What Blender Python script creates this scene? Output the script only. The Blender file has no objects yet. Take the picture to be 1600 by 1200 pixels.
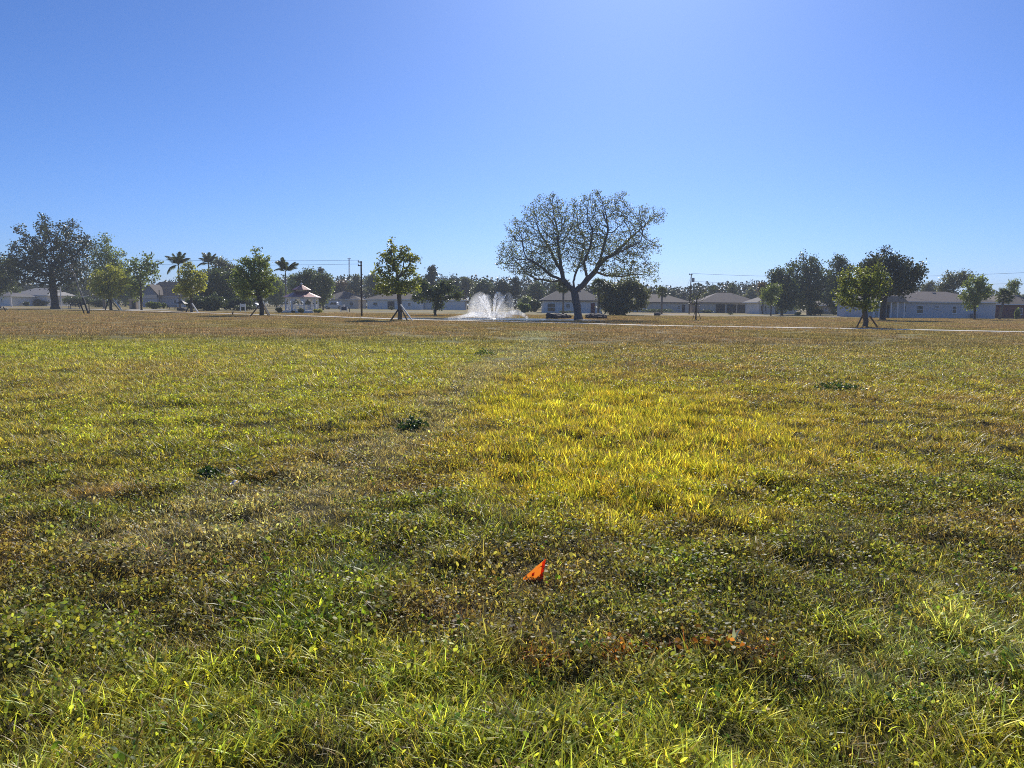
import bpy, math
import numpy as np
from mathutils import Matrix, Vector

R = math.radians
# ------------------------------------------------------------------ camera, sky, sun, exposure
sc = bpy.context.scene
COL = sc.collection
CAM_H = 1.6
cam = bpy.data.cameras.new('camera')
cam_ob = bpy.data.objects.new('camera', cam)
COL.objects.link(cam_ob)
sc.camera = cam_ob
cam.sensor_width = 36.0
cam.lens = 27.0
cam.clip_start = 0.05
cam.clip_end = 6000.0
CAM_M = Matrix.Translation((0, 0, CAM_H)) @ Matrix.Rotation(R(90 - 5.92), 4, 'X') @ Matrix.Rotation(R(0.54), 4, 'Z')
cam_ob.matrix_world = CAM_M

SUN_EL, SUN_AZ = 33.0, 9.0
world = bpy.data.worlds.new('World')
sc.world = world
world.use_nodes = True
wn = world.node_tree
sky = wn.nodes.new('ShaderNodeTexSky')
sky.sky_type = 'NISHITA'
sky.sun_disc = False
sky.sun_elevation = R(SUN_EL)
sky.sun_rotation = R(SUN_AZ)
sky.air_density = 0.75
sky.dust_density = 0.4
sky.ozone_density = 10.0
wn.nodes['Background'].inputs[1].default_value = 0.1
wb = wn.nodes.new('ShaderNodeMix'); wb.data_type = 'RGBA'; wb.blend_type = 'MULTIPLY'; wb.inputs[0].default_value = 1.0
wb.inputs[7].default_value = (0.93, 1.02, 1.2, 1)          # the phone's cool white balance
wn.links.new(sky.outputs[0], wb.inputs[6])
wn.links.new(wb.outputs[2], wn.nodes['Background'].inputs[0])

sun = bpy.data.lights.new('sun', 'SUN')
sun.energy = 5.0
sun.angle = R(0.53)
sun.color = (1.0, 0.94, 0.84)
sun_ob = bpy.data.objects.new('sun', sun)
COL.objects.link(sun_ob)
sd = Vector((math.cos(R(SUN_EL)) * math.sin(R(SUN_AZ)), math.cos(R(SUN_EL)) * math.cos(R(SUN_AZ)), math.sin(R(SUN_EL))))
sun_ob.rotation_euler = sd.to_track_quat('Z', 'Y').to_euler()
sun_ob.location = (0, 0, 60)

sc.view_settings.view_transform = 'Standard'
sc.view_settings.look = 'None'
sc.view_settings.gamma = 1.0
sc.view_settings.exposure = 0.0
sc.view_settings.use_curve_mapping = False
sc.cycles.filter_width = 1.0
sc.cycles.use_denoising = False
sc.cycles.max_bounces = 7
sc.cycles.volume_bounces = 2
sc.cycles.diffuse_bounces = 2
sc.cycles.glossy_bounces = 2
sc.cycles.transmission_bounces = 4
sc.cycles.transparent_max_bounces = 32
sc.cycles.sample_clamp_indirect = 4.0
sc.cycles.sample_clamp_direct = 5.0
sc.cycles.caustics_reflective = False
sc.cycles.caustics_refractive = False

# ------------------------------------------------------------------ helpers
CR = np.array(CAM_M.to_3x3())

def ray(px, py):
    d = CR @ np.array([(px - 800.0) / 1200.0, (600.0 - py) / 1200.0, -1.0])
    return d

def W(px, py, Y):
    """real point at ground distance Y whose bearing and height come from the survey of the photograph"""
    d = ray(px, py)
    t = Y / d[1]
    return np.array([d[0] * t, Y, CAM_H + d[2] * t])

def G(px, py):
    d = ray(px, py)
    t = -CAM_H / d[2]
    return np.array([d[0] * t, d[1] * t])

def X(px, Y):
    return W(px, 478.0, Y)[0]

def tag(o, label=None, cat=None, group=None, kind=None):
    if label: o['label'] = label
    if cat: o['category'] = cat
    if group: o['group'] = group
    if kind: o['kind'] = kind
    return o

def empty(name, loc, label, cat, group=None, rz=0.0):
    o = bpy.data.objects.new(name, None)
    COL.objects.link(o)
    o.location = loc
    o.rotation_euler = (0, 0, rz)
    o.empty_display_size = 0.3
    return tag(o, label, cat, group)

def link(name, me, mat=None, parent=None, loc=(0, 0, 0), rot=(0, 0, 0), scale=(1, 1, 1)):
    o = bpy.data.objects.new(name, me)
    COL.objects.link(o)
    if mat is not None and len(me.materials) == 0:
        me.materials.append(mat)
    o.parent = parent
    o.location = loc
    o.rotation_euler = rot
    o.scale = scale
    return o

def npmesh(name, V, F, smooth=False, col=None):
    """V (n,3) ; F list of (m,k) int arrays"""
    me = bpy.data.meshes.new(name)
    V = np.ascontiguousarray(V, dtype=np.float32)
    if not isinstance(F, list): F = [F]
    F = [np.asarray(f, dtype=np.int32) for f in F if len(f)]
    me.vertices.add(len(V))
    me.vertices.foreach_set('co', V.ravel())
    nl = sum(f.size for f in F)
    npoly = sum(len(f) for f in F)
    if npoly:
        me.loops.add(nl)
        me.loops.foreach_set('vertex_index', np.concatenate([f.ravel() for f in F]))
        me.polygons.add(npoly)
        tot = np.concatenate([np.full(len(f), f.shape[1]) for f in F]).astype(np.int32)
        st = np.concatenate([[0], np.cumsum(tot)[:-1]]).astype(np.int32)
        me.polygons.foreach_set('loop_start', st)
        if smooth:
            me.polygons.foreach_set('use_smooth', np.ones(npoly, dtype=bool))
    me.update(calc_edges=True)
    if col is not None:
        a = me.attributes.new('col', 'FLOAT_COLOR', 'POINT')
        c = np.ones((len(V), 4), dtype=np.float32)
        c[:, :3] = col
        a.data.foreach_set('color', c.ravel())
    return me

class MB:
    """collects solids of ONE part"""
    def __init__(self):
        self.v, self.f = [], []
    def add(self, vs, fs):
        n = len(self.v)
        self.v += [tuple(p) for p in vs]
        self.f += [tuple(i + n for i in f) for f in fs]
        return self
    def box(self, x0, x1, y0, y1, z0, z1):
        return self.add([(x0, y0, z0), (x1, y0, z0), (x1, y1, z0), (x0, y1, z0), (x0, y0, z1), (x1, y0, z1), (x1, y1, z1), (x0, y1, z1)],
                        [(0, 3, 2, 1), (4, 5, 6, 7), (0, 1, 5, 4), (1, 2, 6, 5), (2, 3, 7, 6), (3, 0, 4, 7)])
    def tube(self, pts, rad, k=8, cap=True):
        pts = [Vector(p) for p in pts]
        if not hasattr(rad, '__len__'): rad = [rad] * len(pts)
        vs, fs = [], []
        ref = Vector((0.31, 0.77, 0.2))
        for i, p in enumerate(pts):
            d = (pts[min(i + 1, len(pts) - 1)] - pts[max(i - 1, 0)]).normalized()
            a = d.cross(ref)
            if a.length < 0.05: a = d.cross(Vector((1, 0, 0.1)))
            a.normalize()
            b = d.cross(a)
            for j in range(k):
                t = 2 * math.pi * j / k
                vs.append(p + (a * math.cos(t) + b * math.sin(t)) * rad[i])
        for i in range(len(pts) - 1):
            for j in range(k):
                fs.append((i * k + j, i * k + (j + 1) % k, (i + 1) * k + (j + 1) % k, (i + 1) * k + j))
        if cap:
            fs.append(tuple(range(k))[::-1])
            fs.append(tuple((len(pts) - 1) * k + j for j in range(k)))
        return self.add(vs, fs)
    def prism(self, poly, axis, a0, a1):
        """extrude a 2-D polygon (list of (u,v)) along axis 'x' or 'y'"""
        n = len(poly)
        if axis == 'y':
            vs = [(u, a0, v) for u, v in poly] + [(u, a1, v) for u, v in poly]
        else:
            vs = [(a0, u, v) for u, v in poly] + [(a1, u, v) for u, v in poly]
        fs = [tuple(range(n)), tuple(range(2 * n - 1, n - 1, -1))]
        fs += [(i, n + i, n + (i + 1) % n, (i + 1) % n) for i in range(n)]
        return self.add(vs, fs)
    def mesh(self, name, smooth=False):
        me = bpy.data.meshes.new(name)
        me.from_pydata(self.v, [], self.f)
        if smooth:
            me.polygons.foreach_set('use_smooth', [True] * len(me.polygons))
        me.update()
        return me
    def build(self, name, mat, parent=None, smooth=False, bevel=0.0, **kw):
        o = link(name, self.mesh(name, smooth), mat, parent, **kw)
        if bevel:
            m = o.modifiers.new('bevel', 'BEVEL')
            m.width = bevel
            m.segments = 2
            m.limit_method = 'ANGLE'
        return o

def _hash(ix, iy, s):
    n = (ix * 374761393 + iy * 668265263 + s * 974711) & 0xffffffff
    n = ((n ^ (n >> 13)) * 1274126177) & 0xffffffff
    return ((n ^ (n >> 16)) & 0xffff) / 65535.0

def vnoise(x, y, s=0):
    x = np.asarray(x, float); y = np.asarray(y, float)
    ix = np.floor(x).astype(np.int64); iy = np.floor(y).astype(np.int64)
    fx = x - ix; fy = y - iy
    fx = fx * fx * (3 - 2 * fx); fy = fy * fy * (3 - 2 * fy)
    a = _hash(ix, iy, s); b = _hash(ix + 1, iy, s); c = _hash(ix, iy + 1, s); d = _hash(ix + 1, iy + 1, s)
    return (a * (1 - fx) + b * fx) * (1 - fy) + (c * (1 - fx) + d * fx) * fy

def fnoise(x, y, s=0, o=3):
    t, a, tot = 0.0, 1.0, 0.0
    for i in range(o):
        t = t + a * vnoise(x * 2 ** i, y * 2 ** i, s + 17 * i)
        tot += a
        a *= 0.55
    return t / tot

# ------------------------------------------------------------------ materials
def new_mat(name):
    m = bpy.data.materials.new(name)
    m.use_nodes = True
    nt = m.node_tree
    for n in list(nt.nodes):
        if n.type != 'OUTPUT_MATERIAL': nt.nodes.remove(n)
    return m, nt, nt.nodes['Material Output']

def paint(name, c, rough=0.6, var=0.18, scale=3.0, metal=0.0, bump=0.0, spec=0.5):
    """plain surface with procedural mottling"""
    m, nt, out = new_mat(name)
    N, L = nt.nodes, nt.links
    p = N.new('ShaderNodeBsdfPrincipled')
    tc = N.new('ShaderNodeTexCoord')
    nz = N.new('ShaderNodeTexNoise')
    nz.inputs['Scale'].default_value = scale
    nz.inputs['Detail'].default_value = 6.0
    L.new(tc.outputs['Object'], nz.inputs['Vector'])
    rmp = N.new('ShaderNodeMapRange')
    rmp.inputs[1].default_value = 0.25; rmp.inputs[2].default_value = 0.75
    rmp.inputs[3].default_value = 1 - var; rmp.inputs[4].default_value = 1 + var
    L.new(nz.outputs[0], rmp.inputs[0])
    mx = N.new('ShaderNodeMix'); mx.data_type = 'RGBA'; mx.blend_type = 'MULTIPLY'
    mx.inputs[0].default_value = 1.0
    mx.inputs[6].default_value = (*c, 1)
    L.new(rmp.outputs[0], mx.inputs[7])
    L.new(mx.outputs[2], p.inputs['Base Color'])
    p.inputs['Roughness'].default_value = rough
    p.inputs['Metallic'].default_value = metal
    p.inputs['Specular IOR Level'].default_value = spec
    if bump:
        b = N.new('ShaderNodeBump'); b.inputs['Strength'].default_value = bump
        b.inputs['Distance'].default_value = 0.05
        L.new(nz.outputs[0], b.inputs['Height'])
        L.new(b.outputs[0], p.inputs['Normal'])
    L.new(p.outputs[0], out.inputs[0])
    return m

def leafmat(name, base=(1, 1, 1), trans=(1.25, 1.2, 0.55), tf=0.42, inst=False, rough=0.42, spec=0.5):
    """thin leaf: diffuse front, light shining through the blade, a waxy sheen"""
    m, nt, out = new_mat(name)
    N, L = nt.nodes, nt.links
    a = N.new('ShaderNodeAttribute'); a.attribute_name = 'col'
    mx = N.new('ShaderNodeMix'); mx.data_type = 'RGBA'; mx.blend_type = 'MULTIPLY'; mx.inputs[0].default_value = 1.0
    L.new(a.outputs['Color'], mx.inputs[6])
    if inst:
        t = N.new('ShaderNodeAttribute'); t.attribute_type = 'INSTANCER'; t.attribute_name = 'tint'
        L.new(t.outputs['Color'], mx.inputs[7])
    else:
        mx.inputs[7].default_value = (*base, 1)
    p = N.new('ShaderNodeBsdfPrincipled')
    p.inputs['Roughness'].default_value = rough
    p.inputs['Specular IOR Level'].default_value = spec
    L.new(mx.outputs[2], p.inputs['Base Color'])
    m2 = N.new('ShaderNodeMix'); m2.data_type = 'RGBA'; m2.blend_type = 'MULTIPLY'; m2.inputs[0].default_value = 1.0
    L.new(mx.outputs[2], m2.inputs[6]); m2.inputs[7].default_value = (*trans, 1)
    tr = N.new('ShaderNodeBsdfTranslucent')
    L.new(m2.outputs[2], tr.inputs[0])
    ms = N.new('ShaderNodeMixShader'); ms.inputs[0].default_value = tf
    L.new(p.outputs[0], ms.inputs[1]); L.new(tr.outputs[0], ms.inputs[2])
    L.new(ms.outputs[0], out.inputs[0])
    return m

def glassmat(name, c=(0.02, 0.025, 0.03)):
    m, nt, out = new_mat(name)
    N, L = nt.nodes, nt.links
    p = N.new('ShaderNodeBsdfPrincipled')
    nz = N.new('ShaderNodeTexNoise'); nz.inputs['Scale'].default_value = 0.7
    cr = N.new('ShaderNodeMapRange'); cr.inputs[3].default_value = 0.05; cr.inputs[4].default_value = 0.16
    L.new(nz.outputs[0], cr.inputs[0]); L.new(cr.outputs[0], p.inputs['Roughness'])
    p.inputs['Base Color'].default_value = (*c, 1)
    p.inputs['Specular IOR Level'].default_value = 0.7
    L.new(p.outputs[0], out.inputs[0])
    return m

M = {}
M['bark_dark'] = paint('bark_dark', (0.07, 0.06, 0.054), 0.9, 0.4, 6.0, bump=0.6)
M['bark_oak'] = paint('bark_oak', (0.16, 0.14, 0.13), 0.9, 0.4, 4.0, bump=0.7)
M['bark_pale'] = paint('bark_pale', (0.26, 0.24, 0.21), 0.85, 0.3, 5.0, bump=0.4)
M['bark_mid'] = paint('bark_mid', (0.13, 0.115, 0.1), 0.9, 0.35, 5.0, bump=0.5)
M['bark_palm'] = paint('bark_palm', (0.2, 0.185, 0.17), 0.85, 0.25, 4.0, bump=0.4)
M['white_wood'] = paint('white_wood', (0.72, 0.7, 0.66), 0.6, 0.1, 5.0)
M['brown_wood'] = paint('brown_wood', (0.24, 0.13, 0.055), 0.75, 0.3, 8.0)
M['dark_wood'] = paint('dark_wood', (0.05, 0.04, 0.035), 0.85, 0.3, 8.0)
M['pole_wood'] = paint('pole_wood', (0.075, 0.06, 0.05), 0.85, 0.3, 3.0)
M['wall_white'] = paint('wall_white', (0.74, 0.73, 0.7), 0.8, 0.06, 0.8)
M['wall_cream'] = paint('wall_cream', (0.62, 0.56, 0.47), 0.8, 0.06, 0.8)
M['wall_grey'] = paint('wall_grey', (0.5, 0.5, 0.52), 0.8, 0.06, 0.8)
M['wall_blue'] = paint('wall_blue', (0.55, 0.57, 0.61), 0.8, 0.05, 0.8)
M['wall_tan'] = paint('wall_tan', (0.38, 0.29, 0.2), 0.8, 0.06, 0.8)
M['wall_red'] = paint('wall_red', (0.17, 0.05, 0.055), 0.7, 0.08, 0.8)
M['roof_brown'] = paint('roof_brown', (0.095, 0.074, 0.07), 0.9, 0.2, 1.5)
M['roof_grey'] = paint('roof_grey', (0.12, 0.108, 0.108), 0.9, 0.2, 1.5)
M['roof_purple'] = paint('roof_purple', (0.1, 0.08, 0.088), 0.9, 0.2, 1.5)
M['roof_pale'] = paint('roof_pale', (0.26, 0.25, 0.24), 0.8, 0.15, 1.5)
M['siding_blue'] = paint('siding_blue', (0.16, 0.2, 0.27), 0.8, 0.1, 1.5)
M['trim_white'] = paint('trim_white', (0.78, 0.78, 0.77), 0.6, 0.05, 2.0)
M['trim_dark'] = paint('trim_dark', (0.06, 0.055, 0.055), 0.6, 0.1, 2.0)
M['screen_dark'] = paint('screen_dark', (0.025, 0.026, 0.032), 0.8, 0.2, 2.0)
M['glass'] = glassmat('window_glass')
M['roof_red'] = paint('roof_red', (0.3, 0.13, 0.115), 0.42, 0.12, 1.0, metal=0.25)
M['silver'] = paint('silver', (0.6, 0.62, 0.65), 0.3, 0.04, 1.0, metal=0.3)
M['rubber'] = paint('rubber', (0.015, 0.015, 0.016), 0.85, 0.2, 5.0)
M['rim'] = paint('rim', (0.4, 0.4, 0.41), 0.35, 0.05, 3.0, metal=0.8)
M['lens'] = paint('lens', (0.7, 0.7, 0.72), 0.15, 0.04, 3.0)
M['tail'] = paint('tail', (0.35, 0.02, 0.02), 0.25, 0.04, 3.0)
M['dark_metal'] = paint('dark_metal', (0.03, 0.032, 0.038), 0.5, 0.15, 3.0, metal=0.4)
M['navy'] = paint('navy', (0.018, 0.025, 0.06), 0.6, 0.15, 3.0)
M['grey_metal'] = paint('grey_metal', (0.32, 0.33, 0.35), 0.45, 0.1, 3.0, metal=0.5)
M['concrete'] = paint('concrete', (0.62, 0.57, 0.49), 0.85, 0.12, 0.6, bump=0.1)
M['asphalt'] = paint('asphalt', (0.2, 0.19, 0.18), 0.85, 0.15, 0.5)
M['beige'] = paint('beige', (0.42, 0.34, 0.27), 0.8, 0.25, 3.0)
M['rock'] = paint('rock', (0.085, 0.07, 0.07), 0.9, 0.4, 4.0, bump=0.7)
M['wire'] = paint('wire', (0.05, 0.05, 0.055), 0.6, 0.1, 1.0)

# ------------------------------------------------------------------ the field: what grows where (real places, in metres)
def poly(pts):
    return np.array([G(max(-400, min(2000, a)), b) for a, b in pts])

P_YEL = poly([(690, 650), (770, 600), (870, 583), (1000, 600), (1130, 635), (1230, 680), (1290, 720), (1200, 745), (1090, 800), (960, 808), (850, 778), (730, 755), (670, 705)])
P_YEL2 = poly([(1100, 610), (1450, 590), (1700, 625), (1700, 720), (1400, 748), (1240, 742), (1150, 690)])
P_LEFT = poly([(-200, 530), (500, 524), (800, 528), (760, 572), (680, 618), (600, 675), (500, 708), (250, 735), (100, 725), (-200, 715)])
P_PATH = poly([(835, 518), (890, 518), (850, 550), (795, 590), (735, 625), (690, 660), (640, 715), (560, 770), (430, 850), (250, 890), (60, 860), (240, 800), (400, 758), (520, 718), (615, 662), (675, 618), (745, 565)])
P_FRONT = poly([(-400, 1500), (-300, 1140), (150, 1105), (250, 1040), (350, 1000), (480, 1012), (620, 990), (820, 1010), (1000, 1045), (1180, 1035), (1300, 1000), (1400, 960), (1750, 935), (2000, 1500)])
P_PALE = poly([(1290, 1010), (1380, 965), (1700, 950), (1700, 1080), (1500, 1110), (1350, 1080)])
P_GREEN = poly([(385, 935), (420, 890), (520, 850), (630, 865), (645, 930), (600, 1000), (480, 1015), (395, 985)])
P_DARKPATCH = poly([(470, 890), (540, 850), (640, 865), (640, 915), (560, 925)])
ORANGE = [G(828, 1032), G(930, 1028), G(1060, 1012), G(1205, 1016)]

def sdf(P, x, y):
    """signed distance to a polygon, positive inside"""
    d = np.full(x.shape, 1e9)
    inside = np.zeros(x.shape, bool)
    n = len(P)
    for i in range(n):
        ax, ay = P[i]; bx, by = P[(i + 1) % n]
        ex, ey = bx - ax, by - ay
        t = np.clip(((x - ax) * ex + (y - ay) * ey) / (ex * ex + ey * ey + 1e-12), 0, 1)
        d = np.minimum(d, np.hypot(x - ax - t * ex, y - ay - t * ey))
        c = ((ay > y) != (by > y)) & (x < (bx - ax) * (y - ay) / (by - ay + 1e-12) + ax)
        inside ^= c
    return np.where(inside, d, -d)

def soft(P, x, y, w):
    return np.clip(0.5 + sdf(P, x, y) / w, 0, 1)

def segdist(pts, x, y):
    d = np.full(x.shape, 1e9)
    for (ax, ay), (bx, by) in zip(pts[:-1], pts[1:]):
        ex, ey = bx - ax, by - ay
        t = np.clip(((x - ax) * ex + (y - ay) * ey) / (ex * ex + ey * ey), 0, 1)
        d = np.minimum(d, np.hypot(x - ax - t * ex, y - ay - t * ey))
    return d

C_YEL = np.array((0.64, 0.58, 0.075)); C_YEL2 = np.array((0.41, 0.38, 0.07)); C_LEFT = np.array((0.42, 0.455, 0.07))
C_PATH = np.array((0.44, 0.42, 0.22)); C_FRONT = np.array((0.48, 0.53, 0.09)); C_PALE = np.array((0.38, 0.42, 0.15))
C_GREEN = np.array((0.35, 0.43, 0.055)); C_DARK = np.array((0.14, 0.2, 0.06)); C_CLOV = np.array((0.28, 0.31, 0.07))
C_BROWN = np.array((0.35, 0.275, 0.115)); C_TAN = np.array((0.41, 0.30, 0.155)); C_FARG = np.array((0.36, 0.31, 0.105))

def field(x, y):
    """weights and colour of the vegetation at (x, y)"""
    x = np.asarray(x, float); y = np.asarray(y, float)
    k = np.clip(y, 2.0, 60.0)
    wx = x + (fnoise(x / k * 9, y / k * 9 + np.log(k) * 7, 3) - 0.5) * 0.26 * k
    wy = y + (fnoise(x / k * 9 + 31, np.log(k) * 14, 9) - 0.5) * 0.3 * k
    w = 0.06 * k
    f = {}
    f['yel'] = soft(P_YEL, wx, wy, w * 5)
    f['yel'] = np.clip(f['yel'] * (0.35 + 1.25 * fnoise(x * 1.1, y * 1.1, 71)), 0, 1)
    f['yel2'] = soft(P_YEL2, wx, wy, w * 3)
    f['left'] = soft(P_LEFT, wx, wy, w * 3.5)
    f['path'] = soft(P_PATH, wx * .3 + x * .7, wy * .3 + y * .7, w * .6)
    f['front'] = soft(P_FRONT, wx, wy, w * 2.5)
    f['pale'] = soft(P_PALE, wx, wy, w)
    f['green'] = soft(P_GREEN, wx, wy, w * 2.5)
    f['dark'] = soft(P_DARKPATCH, wx, wy, w)
    f['far'] = np.clip((y - 17) / 22, 0, 1)
    n1 = fnoise(x * 0.9, y * 0.9, 21); n2 = fnoise(x * 0.12, y * 0.12, 22); n3 = fnoise(x * 3.1, y * 3.1, 23)
    mix = lambda a, b, t: a + (b - a) * t[..., None]
    z = np.zeros(x.shape + (3,))
    c = mix(z + C_CLOV, z + C_BROWN, np.clip((n1 - 0.42) * 3.2, 0, 1))
    far = mix(z + C_TAN, z + C_FARG, np.clip((n2 - 0.45) * 4, 0, 1) * 0.75)
    c = mix(c, far, f['far'])
    c = mix(c, mix(z + C_YEL2, z + C_BROWN, np.clip((n1 - 0.5) * 3, 0, 1)), f['yel2'] * 0.85)
    lf = mix(z + C_LEFT, z + C_TAN, np.clip((n2 - 0.42) * 3, 0, 1) * 0.7)
    c = mix(c, lf, f['left'] * (1 - 0.75 * f['far']))
    c = mix(c, z + C_YEL, f['yel'])
    c = mix(c, mix(z + C_PATH, z + C_BROWN, np.clip((n1 - 0.4) * 2, 0, 1) * 0.35), f['path'])
    c = mix(c, mix(z + C_FRONT, z + C_CLOV, np.clip((n1 - 0.5) * 3, 0, 1) * 0.6), f['front'])
    c = mix(c, z + C_PALE, f['pale'] * 0.8)
    dith = lambda w_, k_: np.clip((w_ - vnoise(x * k_, y * k_, 88)) * 3 + .35, 0, 1)
    c = mix(c, z + C_GREEN, dith(f['green'] * .85, 22.0))
    c = mix(c, z + C_DARK, dith(f['dark'] * .7, 18.0))
    c = c * (0.55 + 0.95 * n3)[..., None]
    f['noise'] = n1
    o = np.clip(1.35 - segdist(ORANGE, wx * 0.3 + x * 0.7, wy * 0.3 + y * 0.7) / 0.042, 0, 1) * np.clip((n3 - 0.28) * 5, 0, 1)
    f['orange'] = o
    c = mix(c, z + np.array((0.40, 0.12, 0.04)), dith(o * 1.0, 45.0) * .9)
    return f, c

FLAG = G(836, 914)
def height(x, y):
    """gentle bumps of the lawn close to the camera, dead flat further out"""
    x = np.asarray(x, float); y = np.asarray(y, float)
    fade = np.clip((40 - np.hypot(x, y)) / 25, 0, 1)
    fade = fade * np.clip((np.hypot(x - FLAG[0], (y - FLAG[1]) * .7) - .12) / .5, 0, 1)
    return fade * ((fnoise(x * 0.55, y * 0.55, 5, 2) - 0.5) * 0.13 + (fnoise(x * 2.6, y * 2.6, 6, 2) - 0.5) * 0.17)

# ------------------------------------------------------------------ ground
def axis(step, near, far, grow):
    a = [0.0]; s = step
    while a[-1] < far:
        if a[-1] > near: s *= grow
        a.append(a[-1] + s)
    return np.array(a)

xa = axis(0.14, 6, 1200, 1.045)
xs = np.concatenate([-xa[:0:-1], xa])
ya = axis(0.14, 9, 1300, 1.04)
ys = np.concatenate([-axis(1.0, 5, 400, 1.4)[:0:-1], ya])
GX, GY = np.meshgrid(xs, ys)
GZ = height(GX, GY)
nx, ny = len(xs), len(ys)
idx = np.arange(nx * ny).reshape(ny, nx)
quads = np.stack([idx[:-1, :-1], idx[:-1, 1:], idx[1:, 1:], idx[1:, :-1]], -1).reshape(-1, 4)
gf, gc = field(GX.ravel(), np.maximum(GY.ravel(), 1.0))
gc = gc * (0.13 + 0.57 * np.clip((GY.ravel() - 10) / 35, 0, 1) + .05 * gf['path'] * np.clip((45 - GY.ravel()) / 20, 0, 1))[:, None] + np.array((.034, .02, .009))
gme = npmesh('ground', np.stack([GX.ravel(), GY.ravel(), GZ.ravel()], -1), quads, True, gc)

def ground_mat():
    m, nt, out = new_mat('lawn_soil')
    N, L = nt.nodes, nt.links
    p = N.new('ShaderNodeBsdfPrincipled')
    p.inputs['Roughness'].default_value = 0.95
    p.inputs['Specular IOR Level'].default_value = 0.15
    a = N.new('ShaderNodeAttribute'); a.attribute_name = 'col'
    geo = N.new('ShaderNodeNewGeometry')
    def noise(scale, lo, hi, det=6.0):
        n = N.new('ShaderNodeTexNoise'); n.inputs['Scale'].default_value = scale; n.inputs['Detail'].default_value = det
        L.new(geo.outputs['Position'], n.inputs['Vector'])
        r = N.new('ShaderNodeMapRange'); r.inputs[1].default_value = 0.3; r.inputs[2].default_value = 0.7
        r.inputs[3].default_value = lo; r.inputs[4].default_value = hi
        L.new(n.outputs[0], r.inputs[0])
        return n, r
    n1, r1 = noise(38.0, 0.25, 1.6, 10.0)
    n2, r2 = noise(0.35, 0.8, 1.2)
    n3, r3 = noise(0.05, 0.0, 1.0)
    mm = N.new('ShaderNodeMath'); mm.operation = 'MULTIPLY'
    L.new(r1.outputs[0], mm.inputs[0]); L.new(r2.outputs[0], mm.inputs[1])
    mx = N.new('ShaderNodeMix'); mx.data_type = 'RGBA'; mx.blend_type = 'MULTIPLY'; mx.inputs[0].default_value = 1.0
    L.new(a.outputs['Color'], mx.inputs[6]); L.new(mm.outputs[0], mx.inputs[7])
    m3 = N.new('ShaderNodeMix'); m3.data_type = 'RGBA'; m3.blend_type = 'MULTIPLY'
    L.new(r3.outputs[0], m3.inputs[0]); L.new(mx.outputs[2], m3.inputs[6]); m3.inputs[7].default_value = (0.82, 0.98, 0.75, 1)
    L.new(m3.outputs[2], p.inputs['Base Color'])
    b = N.new('ShaderNodeBump'); b.inputs['Strength'].default_value = 1.0; b.inputs['Distance'].default_value = 0.03
    L.new(n1.outputs[0], b.inputs['Height']); L.new(b.outputs[0], p.inputs['Normal'])
    L.new(p.outputs[0], out.inputs[0])
    return m

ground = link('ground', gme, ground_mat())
tag(ground, 'broad sunlit lawn of dry yellow-green grass reaching the houses', None, None, 'structure')

def ribbon(name, pts, width, z, mat, label, curb=0.0):
    P = [np.array(p, float) for p in pts]
    # smooth by Catmull-Rom
    Q = []
    for i in range(len(P) - 1):
        p0, p1, p2, p3 = P[max(i - 1, 0)], P[i], P[i + 1], P[min(i + 2, len(P) - 1)]
        for t in np.linspace(0, 1, 8, endpoint=False):
            Q.append(0.5 * ((2 * p1) + (-p0 + p2) * t + (2 * p0 - 5 * p1 + 4 * p2 - p3) * t * t + (-p0 + 3 * p1 - 3 * p2 + p3) * t ** 3))
    Q.append(P[-1])
    Q = np.array(Q)
    T = np.gradient(Q, axis=0); T /= np.linalg.norm(T, axis=1)[:, None]
    Nn = np.stack([-T[:, 1], T[:, 0]], -1) * width / 2
    A, B = Q + Nn, Q - Nn
    mb = MB()
    n = len(Q)
    vs = [(*a, z) for a in A] + [(*b, z) for b in B] + [(*a, -0.05) for a in A] + [(*b, -0.05) for b in B]
    fs = []
    for i in range(n - 1):
        fs += [(i, n + i, n + i + 1, i + 1), (i, i + 1, 2 * n + i + 1, 2 * n + i), (n + i, 3 * n + i, 3 * n + i + 1, n + i + 1)]
    mb.add(vs, fs)
    o = mb.build(name, mat)
    return tag(o, label, None, None, 'structure')

PATH_PX = [(-250, 478), (60, 481.5), (180, 484.5), (300, 488.5), (400, 491.5), (500, 494.5), (640, 499.3), (750, 502), (870, 504.5), (1030, 509), (1340, 514), (1600, 519), (1900, 526)]
path_pts = [G(a, b) for a, b in PATH_PX]
ribbon('footpath', path_pts, 2.1, 0.03, M['concrete'], 'pale concrete footpath crossing the far side of the lawn')
ribbon('road', [(-60, 152), (-20, 150), (X(840, 146), 146), (X(1010, 140), 140), (X(1240, 139), 139), (X(1350, 137), 137), (X(1700, 150), 150), (140, 165)], 4.5, 0.02, M['asphalt'], 'pale grey street running in front of the far houses')
ribbon('driveway', [(X(200, 139), 139), (X(230, 140), 140), (X(262, 141), 141)], 7.0, 0.028, M['concrete'], 'pale driveway apron beside the sparse tree')

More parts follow.
